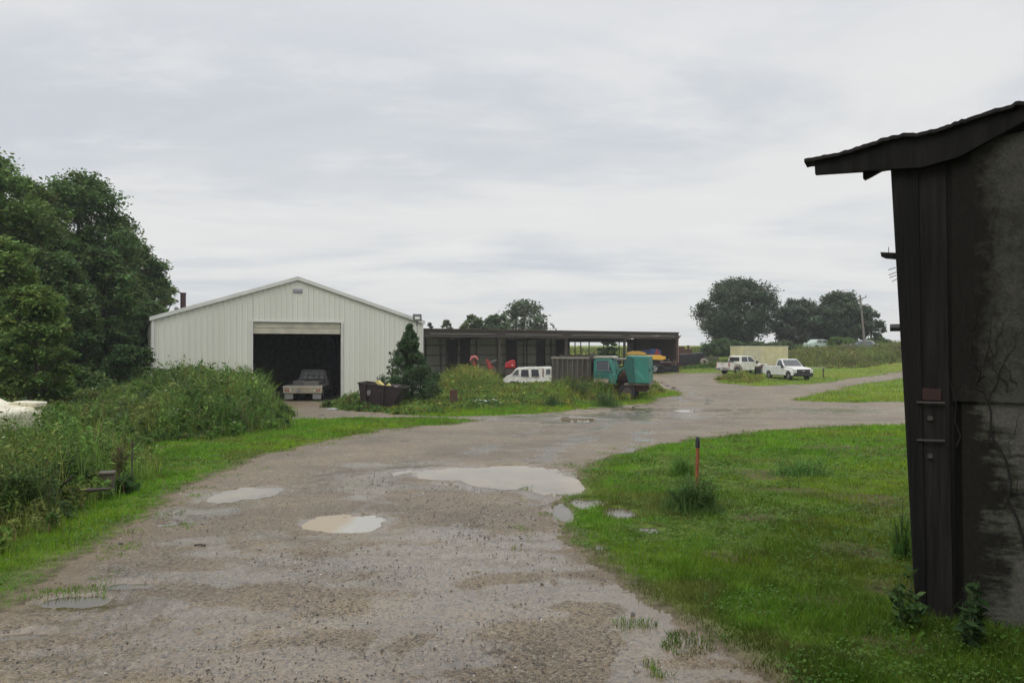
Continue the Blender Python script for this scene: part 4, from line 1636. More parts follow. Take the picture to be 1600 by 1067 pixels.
# teal dump truck with its hood tipped forward
x, y, z = on_ground(942, 47.5)
dt = thing('dump_truck', 'old teal dump truck with hood tipped forward and grey ribbed bed', 'dump truck', (x, y, z), R(-16))
# chassis
for s_ in (-.42, .42):
    MB().box((-.2, s_, .72), (6.0, .10, .22)).build('chassis_rail', M_rust, dt)
# bed from x=-3.2 to -.45
bb = MB()
bb.box((-1.78, -1.1, 1.70), (2.3, .06, 1.60)).box((-1.78, 1.1, 1.70), (2.3, .06, 1.60)).box((-1.78, 0, .95), (2.3, 2.2, .08))
bb.build('bed', M_greywood, dt)
MB().box((-.62, 0, 1.85), (.08, 2.2, 1.9)).build('bed_headboard', M_greywood, dt)
MB().box((-2.97, 0, 1.68), (.08, 2.2, 1.55)).build('tailgate', M_greywood, dt)
for k_ in range(8):
    for s_ in (-1.17, 1.17):
        MB().box((-2.9 + k_ * .31, s_, 1.70), (.10, .09, 1.58)).build('bed_rib', mat('worn_bed_rib', (.10, .098, .078), .85, scale=5, col2=(.07, .06, .05)), dt)
hp = MB()
random.seed(21)
for k_ in range(22):
    c_ = (random.uniform(-2.7, -.8), random.uniform(-.8, .8), random.uniform(2.35, 2.62))
    hp.box(c_, (random.uniform(.3, .9), random.uniform(.1, .4), random.uniform(.05, .14)), Matrix.Rotation(random.uniform(-.3, .3), 3, 'Y') @ Matrix.Rotation(random.uniform(0, 3), 3, 'Z'))
hp_ = hp.build('scrap_load', MATS['dark_rubbish'] if 'dark_rubbish' in MATS else mat('dark_rubbish', (.045, .035, .03), .8, scale=6), dt)
hp_['kind'] = 'stuff'
for s_ in (-1.14, 1.14):
    MB().box((-1.80, s_, 2.52), (2.42, .16, .12)).build('bed_rail', mat('worn_bed_rail', (.24, .22, .19), .8, scale=4), dt)
MB().bar((-1.2, -1.22, 1.6), (-.2, -1.22, 3.1), .04).build('brace_rod', M_rust, dt)
# cab
cabp = [(.0, .95), (-.42, .95), (-.42, 2.30), (-.36, 2.48), (.62, 2.50), (.74, 2.36), (.92, 1.78), (.96, 1.45), (.96, .95)]
wc = tumble(.98, 1.6, .84, 2.45)
MB().profile(cabp, wc).build('cab', M_teal, dt, bevel=.04)
MB().profile([(-.48, 2.49), (.72, 2.51), (.84, 2.44), (.84, 2.56), (.7, 2.62), (-.4, 2.60)], lambda x, z: .88).build('cab_roof', mat('chalky_pale_roof', (.38, .37, .32), .8), dt, bevel=.02)
for sg_ in (1, -1):
    w_ = MB().add([(x, sg_ * (wc(x, z) + .01), z) for x, z in [(-.25, 1.70), (-.25, 2.34), (.48, 2.36), (.72, 1.72)]], [(0, 1, 2, 3)]).build('side_window', M_glass, dt)
    e_ = MB()
    q_ = [(-.25, 1.70), (-.25, 2.34), (.48, 2.36), (.72, 1.72)]
    for i in range(4):
        a, b = q_[i], q_[(i + 1) % 4]
        e_.bar((a[0], sg_ * (wc(*a) + .015), a[1]), (b[0], sg_ * (wc(*b) + .015), b[1]), .04)
    e_.build('window_frame', M_teal, w_)
    m_ = MB()
    m_.bar((.8, sg_ * .95, 1.7), (.55, sg_ * 1.18, 1.75), .025).bar((.8, sg_ * .93, 2.3), (.55, sg_ * 1.18, 2.25), .025).bar((.55, sg_ * 1.18, 1.7), (.55, sg_ * 1.18, 2.3), .025)
    mr_ = m_.build('mirror_bracket', M_steel, dt)
    MB().box((.55, sg_ * 1.20, 2.0), (.04, .16, .42)).build('mirror', M_steel, mr_, bevel=.01)
    tk = MB()
    tk.tube([(-.35, sg_ * 1.02, .98), (.55, sg_ * 1.02, .98)], .30, 14)
    tk_ = tk.build('fuel_tank', mat('dull_alloy_tank', (.17, .14, .10), .5, .3, scale=3), dt, smooth=True)
    d_ = MB().box((.10, sg_ * 1.0, 1.32), (.85, .03, .62)).build('cab_door', mat('dark_teal_door', (.02, .13, .115), .6), dt, bevel=.01)
    for k_ in range(5):
        MB().box((.10, sg_ * 1.03, 1.08 + k_ * .11), (.8, .02, .03)).build('louvre', M_teal, d_)
for s_ in (-1, 1):
    MB().add([(.90, .04 if s_ > 0 else -.80, 1.80), (.90, .80 if s_ > 0 else -.04, 1.80), (.735, .76 if s_ > 0 else -.04, 2.36), (.735, .04 if s_ > 0 else -.76, 2.36)], [(0, 1, 2, 3)]).build('windshield', M_glass, dt)
mb = MB().box((.93, 0, 2.06), (.04, .05, .62), Matrix.Rotation(R(-16), 3, 'Y'))
mb.build('windshield_divider', M_teal, dt)
# engine and front axle
en = MB().box((1.45, 0, 1.15), (.9, .55, .6)).box((1.35, 0, 1.55), (.5, .35, .25)).tube([(1.7, .2, 1.0), (1.7, .2, 1.6)], .12, 8).tube([(1.2, -.35, 1.2), (1.9, -.35, 1.25)], .09, 8)
en.build('engine', M_rust, dt, bevel=.03)
MB().box((2.0, 0, 1.15), (.1, .8, .75)).build('radiator', M_black, dt)
for sg_ in (1, -1):
    wheel(dt, 1.62, sg_ * .95, .50, .28, rimmat=M_dimsteel)
    wheel(dt, -1.9, sg_ * .88, .50, .5, rimmat=M_rust)
# tipped hood: arched fender shell then the flat nose block at the right
for sg_ in (1, -1):
    fn = MB()
    n_ = 12
    for k_ in range(n_):
        a0, a1 = math.pi * (1.02 - .62 * k_ / n_ * 1.6), math.pi * (1.02 - .62 * (k_ + 1) / n_ * 1.6)
        r0_, r1_ = .72, .80
        cx_, cz_ = 1.75, 1.25
        vs = []
        for aa in (a0, a1):
            for rr_ in (r0_, r1_):
                for yy in (1.12, .58):
                    vs.append((cx_ + rr_ * math.cos(aa), sg_ * yy, cz_ + rr_ * math.sin(aa)))
        fn.add(vs, [(0, 1, 3, 2), (4, 6, 7, 5), (0, 4, 5, 1), (2, 3, 7, 6), (0, 2, 6, 4), (1, 5, 7, 3)])
    fn.build('fender', M_teal, dt, smooth=False, bevel=.01)
nose = [(1.75, -1.12, 1.02), (2.95, -1.22, 1.0), (2.92, -1.20, 2.62), (1.65, -1.0, 2.66), (1.42, -1.1, 2.2)]
nose2 = [(a, -b, c) for a, b, c in nose]
nb = MB().add(nose + nose2, [(0, 1, 2, 3, 4), (9, 8, 7, 6, 5), (0, 5, 6, 1), (1, 6, 7, 2), (2, 7, 8, 3), (3, 8, 9, 4), (4, 9, 5, 0)])
nb.build('tipped_hood', M_teal, dt, bevel=.05)
MB().prism([(1.44, -1.14, 2.22), (1.66, -1.16, 2.62), (1.98, -1.20, 2.60), (2.10, -1.22, 1.05), (1.72, -1.18, 1.02)], (0, -.03, 0)).build('hood_cheek', mat('shaded_side_teal', (.012, .095, .080), .65), dt, bevel=.01)  # shaded left side of the nose, painted in as a darker teal
MB().box((2.25, 0, .95), (1.6, 2.2, .10)).build('front_bumper', mat('brown_bumper', (.20, .15, .12), .7), dt, bevel=.02)
MB().box((2.3, 0, .7), (.9, 1.4, .4)).build('front_axle_beam', M_rust, dt)
MB().tube([(2.96, -.95, 1.85), (3.02, -.95, 1.85)], .14, 12).tube([(2.96, .95, 1.85), (3.02, .95, 1.85)], .14, 12).build('headlight_ring', M_teal, dt)

# flat grey trailer with tarp behind it
x, y, z = on_ground(946, 56)
ft = thing('flatbed_trailer', 'grey flatbed trailer with dark arched tarp behind the teal truck', 'trailer', (x, y, z), R(-4))
MB().box((.1, 0, 2.28), (2.9, 1.9, .09)).build('deck_roof', mat('grey_deck_boards', (.22, .215, .195), .8, scale=5), ft, bevel=.02)
mb = MB()
pts = [(-1.55, 1.55), (-1.45, 1.85), (-1.15, 2.1), (-.7, 2.22), (1.1, 2.22), (1.1, 1.9), (-.4, 1.9), (-1.0, 1.7), (-1.2, 1.5)]
mb.profile(pts, lambda x, z: .93)
mb.build('arched_tarp', M_black, ft, bevel=.03)
MB().box((0, 0, 1.2), (2.6, 1.6, .5)).build('trailer_body', M_rust, ft)
MB().box((.3, -.85, 2.02), (.5, .08, .16)).build('red_bracket', M_red, ft)
for s_ in (-1.0, 1.0):
    wheel(ft, s_, -.8, .4)
    wheel(ft, s_, .8, .4)
MB().box((0, 0, .8), (3.0, 1.3, .16)).build('chassis', M_rust, ft)
for s_ in (-1.2, 1.35):
    for t_ in (-.8, .8):
        MB().box((s_, t_, 1.55), (.08, .08, 1.5)).build('stake', M_rust, ft)

# yellow machine in the right bay
x, y, z = on_ground(1008, 81)
ym = thing('yellow_loader', 'yellow loader boom on a dark machine inside the right bay of the shed', 'loader', (x, y, z), R(-4))
MB().profile([(-1.9, 1.95), (-1.9, 2.2), (-1.3, 2.38), (-.5, 2.36), (.0, 2.2), (.1, 1.98)], lambda x, z: .5).build('rear_arm', mat('ochre_machine_paint', (.50, .30, .06), .5), ym, bevel=.03)
MB().profile([(-1.0, 1.55), (1.85, 1.45), (1.95, 1.8), (1.6, 1.95), (-.6, 1.98), (-1.0, 1.8)], lambda x, z: .42).build('boom', M_yellow, ym, bevel=.03)
MB().box((1.95, -.1, 1.68), (.25, .7, .3)).build('boom_end', M_yellow, ym, bevel=.02)
MB().box((.3, .5, 1.0), (2.4, 1.1, .9)).build('machine_body', M_black, ym, bevel=.05)
for s_ in (-.7, .9):
    wheel(ym, s_, -.3, .55, .4)
    wheel(ym, s_, 1.0, .55, .4)
x, y, z = on_ground(1016, 84.5)
tr_ = thing('farm_tractor', 'small blue and red tractor behind the yellow boom in the shed', 'tractor', (x, y, z), R(10))
MB().profile([(-.2, 1.3), (-.2, 2.5), (.5, 2.55), (1.1, 2.4), (1.15, 1.4)], lambda x, z: .4).build('engine_hood', mat('tractor_blue', (.02, .045, .16), .5), tr_, bevel=.04)
MB().profile([(-1.3, 1.0), (-1.4, 1.9), (-.9, 2.5), (-.3, 2.4), (-.2, 1.0)], lambda x, z: .45).build('fender', mat('tractor_navy', (.015, .025, .08), .5), tr_, bevel=.04)
MB().prism([(.3, -.5, 1.95), (.62, -.5, 2.6), (.95, -.5, 1.95)], (0, .1, 0)).build('red_shield', M_red, tr_)
MB().box((0, 0, .8), (2.2, .7, .6)).build('chassis', M_black, tr_)
for sg_ in (-.7, .7):
    wheel(tr_, -.9, sg_, .7, .35)
    wheel(tr_, .9, sg_, .42, .22)
# tyre and scrap stack at the shed corner
for i, (px, d) in enumerate([(1030, 82.0), (1041, 82.6), (1051, 83.2)]):
    x, y, z = on_ground(px, d)
    for k_ in range(3 if i != 1 else 2):
        t_ = MB()
        n_ = 16
        prof = [(.30, .02), (.42, 0), (.48, .06), (.48, .20), (.42, .26), (.30, .24)]
        vs = [(rr_ * math.cos(2 * math.pi * q / n_), rr_ * math.sin(2 * math.pi * q / n_), zz_) for rr_, zz_ in prof for q in range(n_)]
        fs = [(a * n_ + q, a * n_ + (q + 1) % n_, ((a + 1) % 6) * n_ + (q + 1) % n_, ((a + 1) % 6) * n_ + q) for a in range(6) for q in range(n_)]
        o = t_.add(vs, fs).build('old_tyre', M_rubber, smooth=True)
        o.location = (x + .04 * k_, y, z + k_ * .27)
        lv_ = ['bottom', 'second', 'top'][k_]
        col_ = ['left', 'middle', 'right'][i]
        tag(o, f'{lv_} tyre of the {col_} pile at the right corner of the long shed', 'tyre', 'tyres piled at the shed corner')
x, y, z = on_ground(1046, 83)
sp_ = thing('scrap_rack', 'rusty rack of pale iron scraps over the tyres at the shed corner', 'rack', (x, y + .3, z))
MB().box((0, 0, 1.0), (2.2, .6, .12)).build('shelf', M_rust, sp_)
for s_ in (-1.0, 1.0):
    MB().box((s_, 0, .5), (.1, .5, 1.0)).build('leg', M_rust, sp_)
mb = MB()
random.seed(9)
for k_ in range(14):
    a = Vector((random.uniform(-1, 1), random.uniform(-.3, .1), 1.08))
    mb.bar(a, a + Vector((random.uniform(-.3, .3), random.uniform(-.1, .1), random.uniform(.05, .4))), .05)
mb.build('scrap', M_steel, sp_)
# black bins row right of the shed
for i, (px, w_) in enumerate([(1065, 1.0), (1076, 1.5), (1091, 1.2)]):
    x, y, z = on_ground(px, 92 + i * .5)
    b_ = thing('black_bin', ['black bin nearest the shed end wall', 'wide black bin in the middle of the row right of the shed', 'black bin at the right end of the row by the cable reel'][i], 'bin', (x, y, z), R(3 * i), 'black bins standing right of the long shed')
    MB().prism([(-w_ / 2 + .06, -.6, .35), (w_ / 2 - .06, -.6, .35), (w_ / 2, -.6, 1.55), (-w_ / 2, -.6, 1.55)], (0, 1.2, 0)).build('bin_shell', M_black, b_, bevel=.04)
    MB().box((0, 0, 1.58), (w_ + .06, 1.26, .08)).build('lid', mat('grey_lid', (.09, .09, .1), .5), b_, bevel=.02)
    MB().box((0, 0, .18), (w_ * .9, 1.0, .35)).build('base', M_rust, b_)
x, y, z = on_ground(1100, 92)
rl = thing('cable_reel', 'round pale reel end standing right of the black bins', 'reel', (x, y, z))
MB().tube([(0, -.3, .6), (0, -.22, .6)], .4, 18).tube([(0, .22, .6), (0, .3, .6)], .4, 18).tube([(0, -.3, .6), (0, .3, .6)], .16, 12).build('reel', mat('pale_reel_wood', (.35, .31, .25), .8), rl)
MB().box((0, 0, .12), (.7, .5, .24)).build('cradle', M_rust, rl)
x, y, z = on_ground(1108, 94)
tim = thing('timber_stack', 'low stack of weathered timber right of the pale reel', 'timber', (x, y, z), R(8))
for k_ in range(4):
    for j_ in range(2):
        MB().box((.1 * k_, -.3 + .5 * j_, .2 + .26 * k_), (2.2 - .2 * k_, .3, .2)).build('beam', M_greywood, tim)
x, y, z = on_ground(1068, 97)
jk = thing('rusty_machine', 'rusty machine top showing above the bins beside the shed end', 'machine', (x, y, z))
MB().box((0, 0, 1.2), (2.0, 1.2, 1.4)).box((-.4, 0, 2.05), (.9, .9, .4)).tube([(.6, 0, 1.8), (.6, 0, 2.4)], .15, 8).build('machine_body', M_rust, jk, bevel=.05)
MB().box((0, 0, .3), (2.2, 1.3, .5)).build('skid', M_dimsteel, jk)

# red implements in front of the shed
x, y, z = on_ground(741, 68)
ri = thing('red_implement', 'upright red implement post with round head, left of three', 'farm implement', (x, y, z), 0, 'red farm implements in the weeds before the shed')
MB().tube([(0, 0, 0), (.05, 0, 1.2), (.0, 0, 2.0)], [.2, .16, .13], 10).build('post', M_red, ri, smooth=True)
MB().tube([(-.35, 0, 2.0), (-.18, 0, 2.32), (.12, 0, 2.36), (.32, 0, 2.1)], [.10, .16, .16, .1], 8).build('head', mat('pinkish_red_paint', (.45, .14, .12), .5), ri, smooth=True)
x, y, z = on_ground(765, 68)
ri = thing('red_implement', 'bent red auger with grey arm reaching right, middle of three', 'farm implement', (x, y, z), 0, 'red farm implements in the weeds before the shed')
MB().tube([(.25, 0, 0), (.25, 0, .9), (.0, 0, 1.5), (-.25, 0, 2.3)], [.22, .2, .17, .12], 8).build('auger_tube', M_red, ri, smooth=True)
MB().bar((-.3, 0, 2.3), (.1, 0, 1.9), .2).bar((-.1, 0, 1.8), (.35, 0, 1.5), .24).build('chute', M_red, ri)
MB().bar((-.1, 0, 1.95), (.62, 0, 2.25), .09).build('arm', M_steel, ri)
x, y, z = on_ground(797, 71)
ri = thing('red_implement', 'low bright red rounded hood in the weeds, right of three', 'farm implement', (x, y, z + .02), 0, 'red farm implements in the weeds before the shed')
MB().profile([(-.5, 1.35), (-.45, 1.75), (-.1, 2.0), (.35, 2.1), (.5, 1.9), (.5, 1.35)], lambda x, z: .35).build('hood', mat('bright_red_paint', (.42, .02, .03), .45), ri, bevel=.06)
MB().box((0, 0, .95), (.9, .5, .8)).box((.1, 0, .5), (1.1, .3, .3)).build('engine', M_dimsteel, ri, bevel=.04)
MB().tube([(.2, -.36, 1.6), (.2, -.40, 1.6)], .07, 10).build('lamp', M_lamp, ri)
for s_ in (-.3, .3):
    MB().tube([(s_, -.3, .35), (s_, .3, .35)], .35, 12).build('wheel', M_rubber, ri)

# pickup with flat tail standing in the barn door
x, y, z = on_ground(473, 44.4)
gt_ = thing('flatbed_pickup', 'old flatbed pickup parked in the dark barn door, tail outwards', 'pickup truck', (x - .12, y + 3.3, BZ + .02), R(90))
M_dull = mat('dusty_grey_paint', (.16, .155, .145), .5, var=.3)
M_tan = mat('pale_tail_board', (.33, .30, .22), .6, scale=5, col2=(.22, .20, .15))
MB().profile([(2.2, .5), (2.2, 1.0), (1.0, 1.12), (.95, 1.15), (-.5, 1.15), (-.5, .5)], lambda x, z: .95).build('hood_and_cowl', M_dull, gt_, bevel=.03)
MB().profile([(1.0, 1.12), (.45, 1.68), (-.40, 1.70), (-.55, 1.1)], tumble(.92, 1.15, .72, 1.68)).build('cab', M_dull, gt_, bevel=.03)
MB().add([(-.585, -.74, 1.2), (-.585, .74, 1.2), (-.47, .66, 1.56), (-.47, -.66, 1.56)], [(3, 2, 1, 0)]).build('rear_window', M_glass, gt_)
hr = MB()
for z_ in (1.22, 1.50, 1.62, 1.74):
    hr.box((-.68, 0, z_), (.04, 1.45 - (z_ - 1.2) * .2, .035))
for y_ in (-.7, -.35, 0, .35, .7):
    hr.bar((-.68, y_, 1.0), (-.68, y_ * .94, 1.75), .035)
hr.build('headache_rack', M_steel, gt_)
MB().box((-1.75, 0, .86), (2.1, 2.2, .10)).build('flatbed', M_dull, gt_)
ld = MB().box((-1.6, -.35, 1.0), (1.5, .9, .22)).box((-1.3, .5, 1.02), (1.2, .7, .26))
ld.build('load', mat('grey_dusty_load', (.13, .12, .11), .8), gt_, bevel=.03)
tb = MB().box((-2.84, 0, .64), (.06, 2.28, .36)).build('tail_board', M_tan, gt_)
MB().box((-2.845, 0, .835), (.09, 2.32, .04)).build('tail_lip', mat('bright_edge', (.6, .57, .45), .4), tb)
for s_ in (-1, 1):
    for k_ in range(3):
        MB().tube([(-2.87, s_ * (.98 - k_ * .14), .62), (-2.885, s_ * (.98 - k_ * .14), .62)], .05, 10).build('tail_lamp', M_redlamp if k_ < 2 else M_lamp, tb)
for k_ in range(3):
    MB().box((-2.875, -.22 + k_ * .22, .74), (.012, .06, .05)).build('marker_lamp', M_redlamp, tb)
MB().box((-2.875, .22, .60), (.012, .3, .15)).build('licence_plate', M_steel, tb)
for s_ in (-.82, .82):
    MB().box((-2.80, s_, .28), (.03, .5, .34)).build('mud_flap', mat('pale_mud_flap', (.20, .20, .19), .7), gt_)
    wheel(gt_, -1.9, s_, .38, .36)
    wheel(gt_, 1.4, s_, .38, .24)
MB().box((-.3, 0, .5), (4.6, .9, .16)).build('chassis', M_black, gt_)

# dumpster at the right of the barn
x, y, z = on_ground(598, 35.0)
dm = thing('dumpster', 'dark brown dumpster full of scrap in front of the white barn wall', 'dumpster', (x, y, z + .06), R(-7))
M_dump = mat('dark_brown_dumpster_paint', (.030, .017, .018), .55, scale=3, col2=(.018, .013, .014))
v_ = [(-.80, -.62, .12), (.62, -.62, .12), (.62, .62, .12), (-.80, .62, .12), (-.92, -.70, 1.16), (1.10, -.70, .95), (1.10, .62, .95), (-.92, .62, 1.16)]
wl = MB()
for a, b in ((0, 1), (1, 2), (2, 3), (3, 0)):
    p0, p1, p2_, p3 = Vector(v_[a]), Vector(v_[b]), Vector(v_[b + 4]), Vector(v_[a + 4])
    nn_ = (p1 - p0).cross(p3 - p0).normalized() * .05
    wl.add([p0, p1, p2_, p3, p0 - nn_, p1 - nn_, p2_ - nn_, p3 - nn_], [(0, 1, 2, 3), (7, 6, 5, 4), (3, 2, 6, 7), (0, 4, 5, 1), (1, 5, 6, 2), (0, 3, 7, 4)])
wl.build('bin_wall', M_dump, dm)
MB().box((-.08, 0, .14), (1.4, 1.2, .06)).build('bin_floor', M_dump, dm)
rm = MB()
for a, b in ((4, 5), (5, 6), (6, 7), (7, 4)):
    rm.bar(v_[a], v_[b], .07)
rm.build('rim', M_dump, dm)
MB().bar((-.55, -.73, .15), (-.60, -.77, 1.1), .06).bar((.2, -.71, .15), (.25, -.74, 1.0), .06).build('stiffener', M_dump, dm)
MB().prism([(-.50, -.70, .62), (-.38, -.70, .62), (-.34, -.72, .75), (-.36, -.74, .86), (-.48, -.74, .86), (-.52, -.72, .75)], (0, -.015, 0)).build('pale_sticker', M_steel, dm)
for s_ in (-.5, .4):
    MB().box((s_, -.3, .04), (.1, .6, .14)).build('skid', M_black, dm)
fill = MB()
random.seed(4)
for k_ in range(40):
    c_ = (random.uniform(-.7, .85), random.uniform(-.5, .45), random.uniform(.75, 1.0))
    fill.box(c_, (random.uniform(.2, .6), random.uniform(.1, .3), random.uniform(.03, .1)), Matrix.Rotation(random.uniform(-.5, .5), 3, 'Y') @ Matrix.Rotation(random.uniform(0, 3), 3, 'Z'))
fo = fill.build('rubbish_heap', mat('dark_rubbish', (.045, .035, .03), .8, scale=6), dm)
fo['kind'] = 'stuff'
MB().prism([(-.30, -.3, 1.22), (-.12, -.35, 1.25), (.12, -.4, 1.05), (.0, -.4, 1.0)], (.05, .15, .02)).build('yellow_scrap', mat('yellow_scrap', (.55, .47, .16), .6), dm)
MB().prism([(.20, -.62, .98), (.42, -.62, 1.13), (.60, -.62, 1.02), (.34, -.64, .93)], (.02, .10, .03)).build('yellow_scrap', mat('yellow_scrap', (.6, .5, .1), .6), dm)
MB().box((.68, -.6, 1.0), (.32, .12, .05)).build('white_scrap', M_wpaint, dm)

# rusty plate on a post, scrap heap
x, y, z = on_ground(709, 36)
rp_ = thing('rusty_plate', 'upright brown rusty plate standing alone in the grass island', 'metal plate', (x, y, z), R(6))
MB().box((0, 0, .62), (.36, .06, .56)).build('plate', M_rust, rp_, bevel=.01)
MB().box((-.08, 0, .18), (.07, .05, .5)).build('post', M_rust, rp_)
x, y, z = on_ground(763, 36.3)
sh_ = thing('scrap_heap', 'green and silver tangle of scrap metal tubes on the grass island', 'scrap heap', (x, y, z))
mb = MB()
random.seed(12)
for k_ in range(26):
    a = Vector((random.uniform(-.65, .6), random.uniform(-.3, .3), random.uniform(.1, .42)))
    b = a + Vector((random.uniform(-.4, .4), random.uniform(-.2, .2), random.uniform(-.12, .12)))
    mb.tube([a, (a + b) / 2 + Vector((0, 0, .04)), b], .015, 5)
mb.build('silver_tubes', M_chrome, sh_)
mb = MB()
for k_ in range(12):
    c_ = (random.uniform(-.55, .55), random.uniform(-.25, .25), random.uniform(.1, .36))
    mb.box(c_, (random.uniform(.15, .5), random.uniform(.1, .3), .03), Matrix.Rotation(random.uniform(-.7, .7), 3, 'Y') @ Matrix.Rotation(random.uniform(0, 3), 3, 'Z'))
mb.build('green_panels', mat('dark_green_plastic', (.02, .09, .06), .5), sh_)

# cream old car at the left edge
x, y = at(-84, 17.3), 17.3
z = gz(x, y)
M_cc = mat('cream_car_paint', (.66, .63, .50), .35, scale=1.5, col2=(.56, .52, .38))
cc = thing('cream_car', 'cream old car rising out of the weeds at the left edge', 'car', (x, y, z - .10), R(-14))
secs = []
body = MB()
pr = [(1.86, .40), (1.90, .80), (1.80, .90), (1.2, .93), (.9, .98), (.2, 1.0), (-1.8, 1.0), (-2.1, .9), (-2.1, .4)]
body.profile(pr, lambda x, z: .86 - max(0, x - 1.2) * .12)
body.build('body', M_cc, cc, bevel=.08, seg=3)
for sg_ in (1, -1):
    f_ = MB()
    f_.profile([(1.92, .88), (1.93, 1.0), (1.35, 1.02), (1.15, .98), (1.0, .92)], lambda x, z: .12 + .04 * (z > .95))
    fo = f_.build('fender_fin', M_cc, cc, bevel=.03, seg=3)
    fo.location = (0, sg_ * .70, 0)
MB().profile([(.95, .97), (.55, 1.14), (.1, 1.32), (-.2, 1.40), (-1.2, 1.38), (-1.7, 1.0)], tumble(.78, 1.0, .6, 1.4)).build('cabin', M_cc, cc, bevel=.05, seg=3)
for sg_ in (1, -1):
    MB().add([(x_, sg_ * (tumble(.78, 1.0, .6, 1.4)(x_, z_) + .01), z_) for x_, z_ in [(.35, 1.06), (.02, 1.26), (-.6, 1.32), (-.6, 1.06)]], [(0, 1, 2, 3)]).build('side_window', M_glass, cc)
    wheel(cc, 1.2, sg_ * .74, .32, .2)
    wheel(cc, -1.3, sg_ * .74, .32, .2)
MB().prism([(.62, -.885, .42), (.80, -.885, .40), (.72, -.885, .66), (.60, -.885, .72)], (0, -.012, 0)).build('red_stain_patch', M_red, cc)

# orange topped stake, and its weed bush
x, y = G(1084, 783)
z = gz(x, y)
stt = thing('orange_stake', 'rusty orange pipe stake with black cap standing in a weed clump', 'stake', (x + .03, y, z))
hh_ = zof(682, y) - z
MB().tube([(0, 0, -.1), (.015, 0, hh_ - .12)], .021, 10).build('pipe', mat('orange_rust_pipe', (.38, .12, .03), .8, scale=9, col2=(.16, .05, .03)), stt, smooth=True)
MB().tube([(.015, 0, hh_ - .13), (.015, 0, hh_ - .03), (.015, 0, hh_)], [.027, .027, .014], 10).build('cap', M_black, stt, smooth=True)

# grey concrete block and dark post in the left weeds
x, y = G(168, 775)
z = gz(x, y)
cb = thing('concrete_block', 'square grey weathered block among weeds near the lawn edge', 'block', (x, y, z), R(20))
MB().box((0, 0, .14), (.16, .15, .30)).build('block', mat('weathered_concrete', (.10, .085, .065), .9, scale=8, bump=.4), cb, bevel=.02)
MB().box((0, 0, .30), (.19, .18, .03)).build('cap', mat('weathered_concrete', (.22, .2, .17)), cb, bevel=.015)
x, y = G(207, 768)
z = gz(x, y)
ds = thing('thin_stake', 'thin dark upright stake at the edge of the left weeds', 'stake', (x, y, z))
MB().tube([(0, 0, -.05), (.0, 0, zof(690, y) - z)], .010, 7).build('rod', M_bark, ds)
MB().box((0, 0, zof(694, y) - z), (.03, .03, .03)).build('tip', M_rust, ds)
x, y = G(60, 790)
fl_ = thing('fallen_log', 'dark fallen log lying in the left foreground weeds', 'log', (x, y, gz(x, y) - .13))
MB().tube([(-.9, .1, .22), (0, 0, .28), (.6, -.05, .33), (.9, -.1, .36)], [.035, .045, .03, .012], 9).build('log', M_bark, fl_, smooth=True)
MB().tube([(.2, 0, .3), (.4, -.1, .45), (.5, -.15, .52)], [.02, .015, .006], 6).build('branch_stub', M_bark, fl_)

# small stick on the road and pale leaf litter
x, y = G(313, 853)
sk = MB().tube([(-.05, 0, .012), (.0, .008, .016), (.05, 0, .012)], .008, 6).build('stick', M_bark)
sk.location = (x, y, gz(x, y))
tag(sk, 'short dark stick lying on the wet gravel left of the round puddle', 'stick')
x, y = G(522, 640)
bl = MB().prism([(-.35, -.1, .02), (-.1, .12, .05), (.35, .08, .03), (.2, -.12, .02)], (0, 0, .015)).build('plastic_scrap', mat('pale_blue_scrap', (.4, .45, .5), .5))
bl.location = (x, y, gz(x, y))
tag(bl, 'pale blue scrap of plastic on the gravel before the barn door', 'scrap')

# ------------------------------------------------------------------ stones on the gravel
print('gravel stones')
rng = np.random.default_rng(5)
n = 60000
r = np.exp(rng.uniform(math.log(2.6), math.log(12), n))
a = np.radians(rng.uniform(-38, 38, n))
X, Y = r * np.sin(a), r * np.cos(a)
sd_ = road_sd(X, Y)
dens = fbm(X * .8, Y * .8, 3, 111)
k = (sd_ > .03) & (rng.uniform(0, 1, n) < np.clip((dens - .38) * 3.6, .05, 1))
for cx_, cy_, rx, ry, lv in PUD:
    k &= np.hypot((X - cx_) / rx, (Y - cy_) / ry) > 1.05
X, Y = X[k], Y[k]
n = len(X)
Z = H(X, Y)
oct_ = np.array([[1, 0, 0], [0, 1, 0], [-1, 0, 0], [0, -1, 0], [0, 0, 1], [.6, .5, .55], [-.5, -.6, .6]], float)
fo_ = np.array([[0, 1, 5], [5, 1, 4], [1, 2, 4], [2, 6, 4], [2, 3, 6], [3, 4, 6], [3, 0, 4], [0, 5, 4]])
sz = rng.gamma(2.0, .0016, n) + .0022
sz = sz * np.clip(np.hypot(X, Y) / 6, .8, 1.3)
P = np.stack([X, Y, Z + .001], -1)
tmpl = oct_[None] * rng.uniform(.6, 1.35, (n, 7, 1)) * np.array([1, 1, .75])
th = rng.uniform(0, 6.28, n)
cs, sn = np.cos(th)[:, None], np.sin(th)[:, None]
V = np.stack([tmpl[..., 0] * cs - tmpl[..., 1] * sn * .75, tmpl[..., 0] * sn + tmpl[..., 1] * cs * .75, tmpl[..., 2]], -1) * sz[:, None, None] + P[:, None]
Fs = (np.arange(n)[:, None, None] * 7 + fo_[None]).reshape(-1, 3)
tone = rng.choice([0, 1, 2], n, p=[.62, .28, .10])
cb_ = np.array([[.055, .048, .042], [.15, .125, .10], [.33, .31, .28]])[tone] * rng.uniform(.7, 1.3, (n, 1))
M_stone = leafmat('loose_stones', .55, 0.0, .4)
o = fast_mesh('loose_stones', V.reshape(-1, 3), [Fs], M_stone, col=np.repeat(cb_, 7, 0))
tag(o, 'loose dark and pale stones scattered over the wet gravel road', 'gravel', kind='stuff')

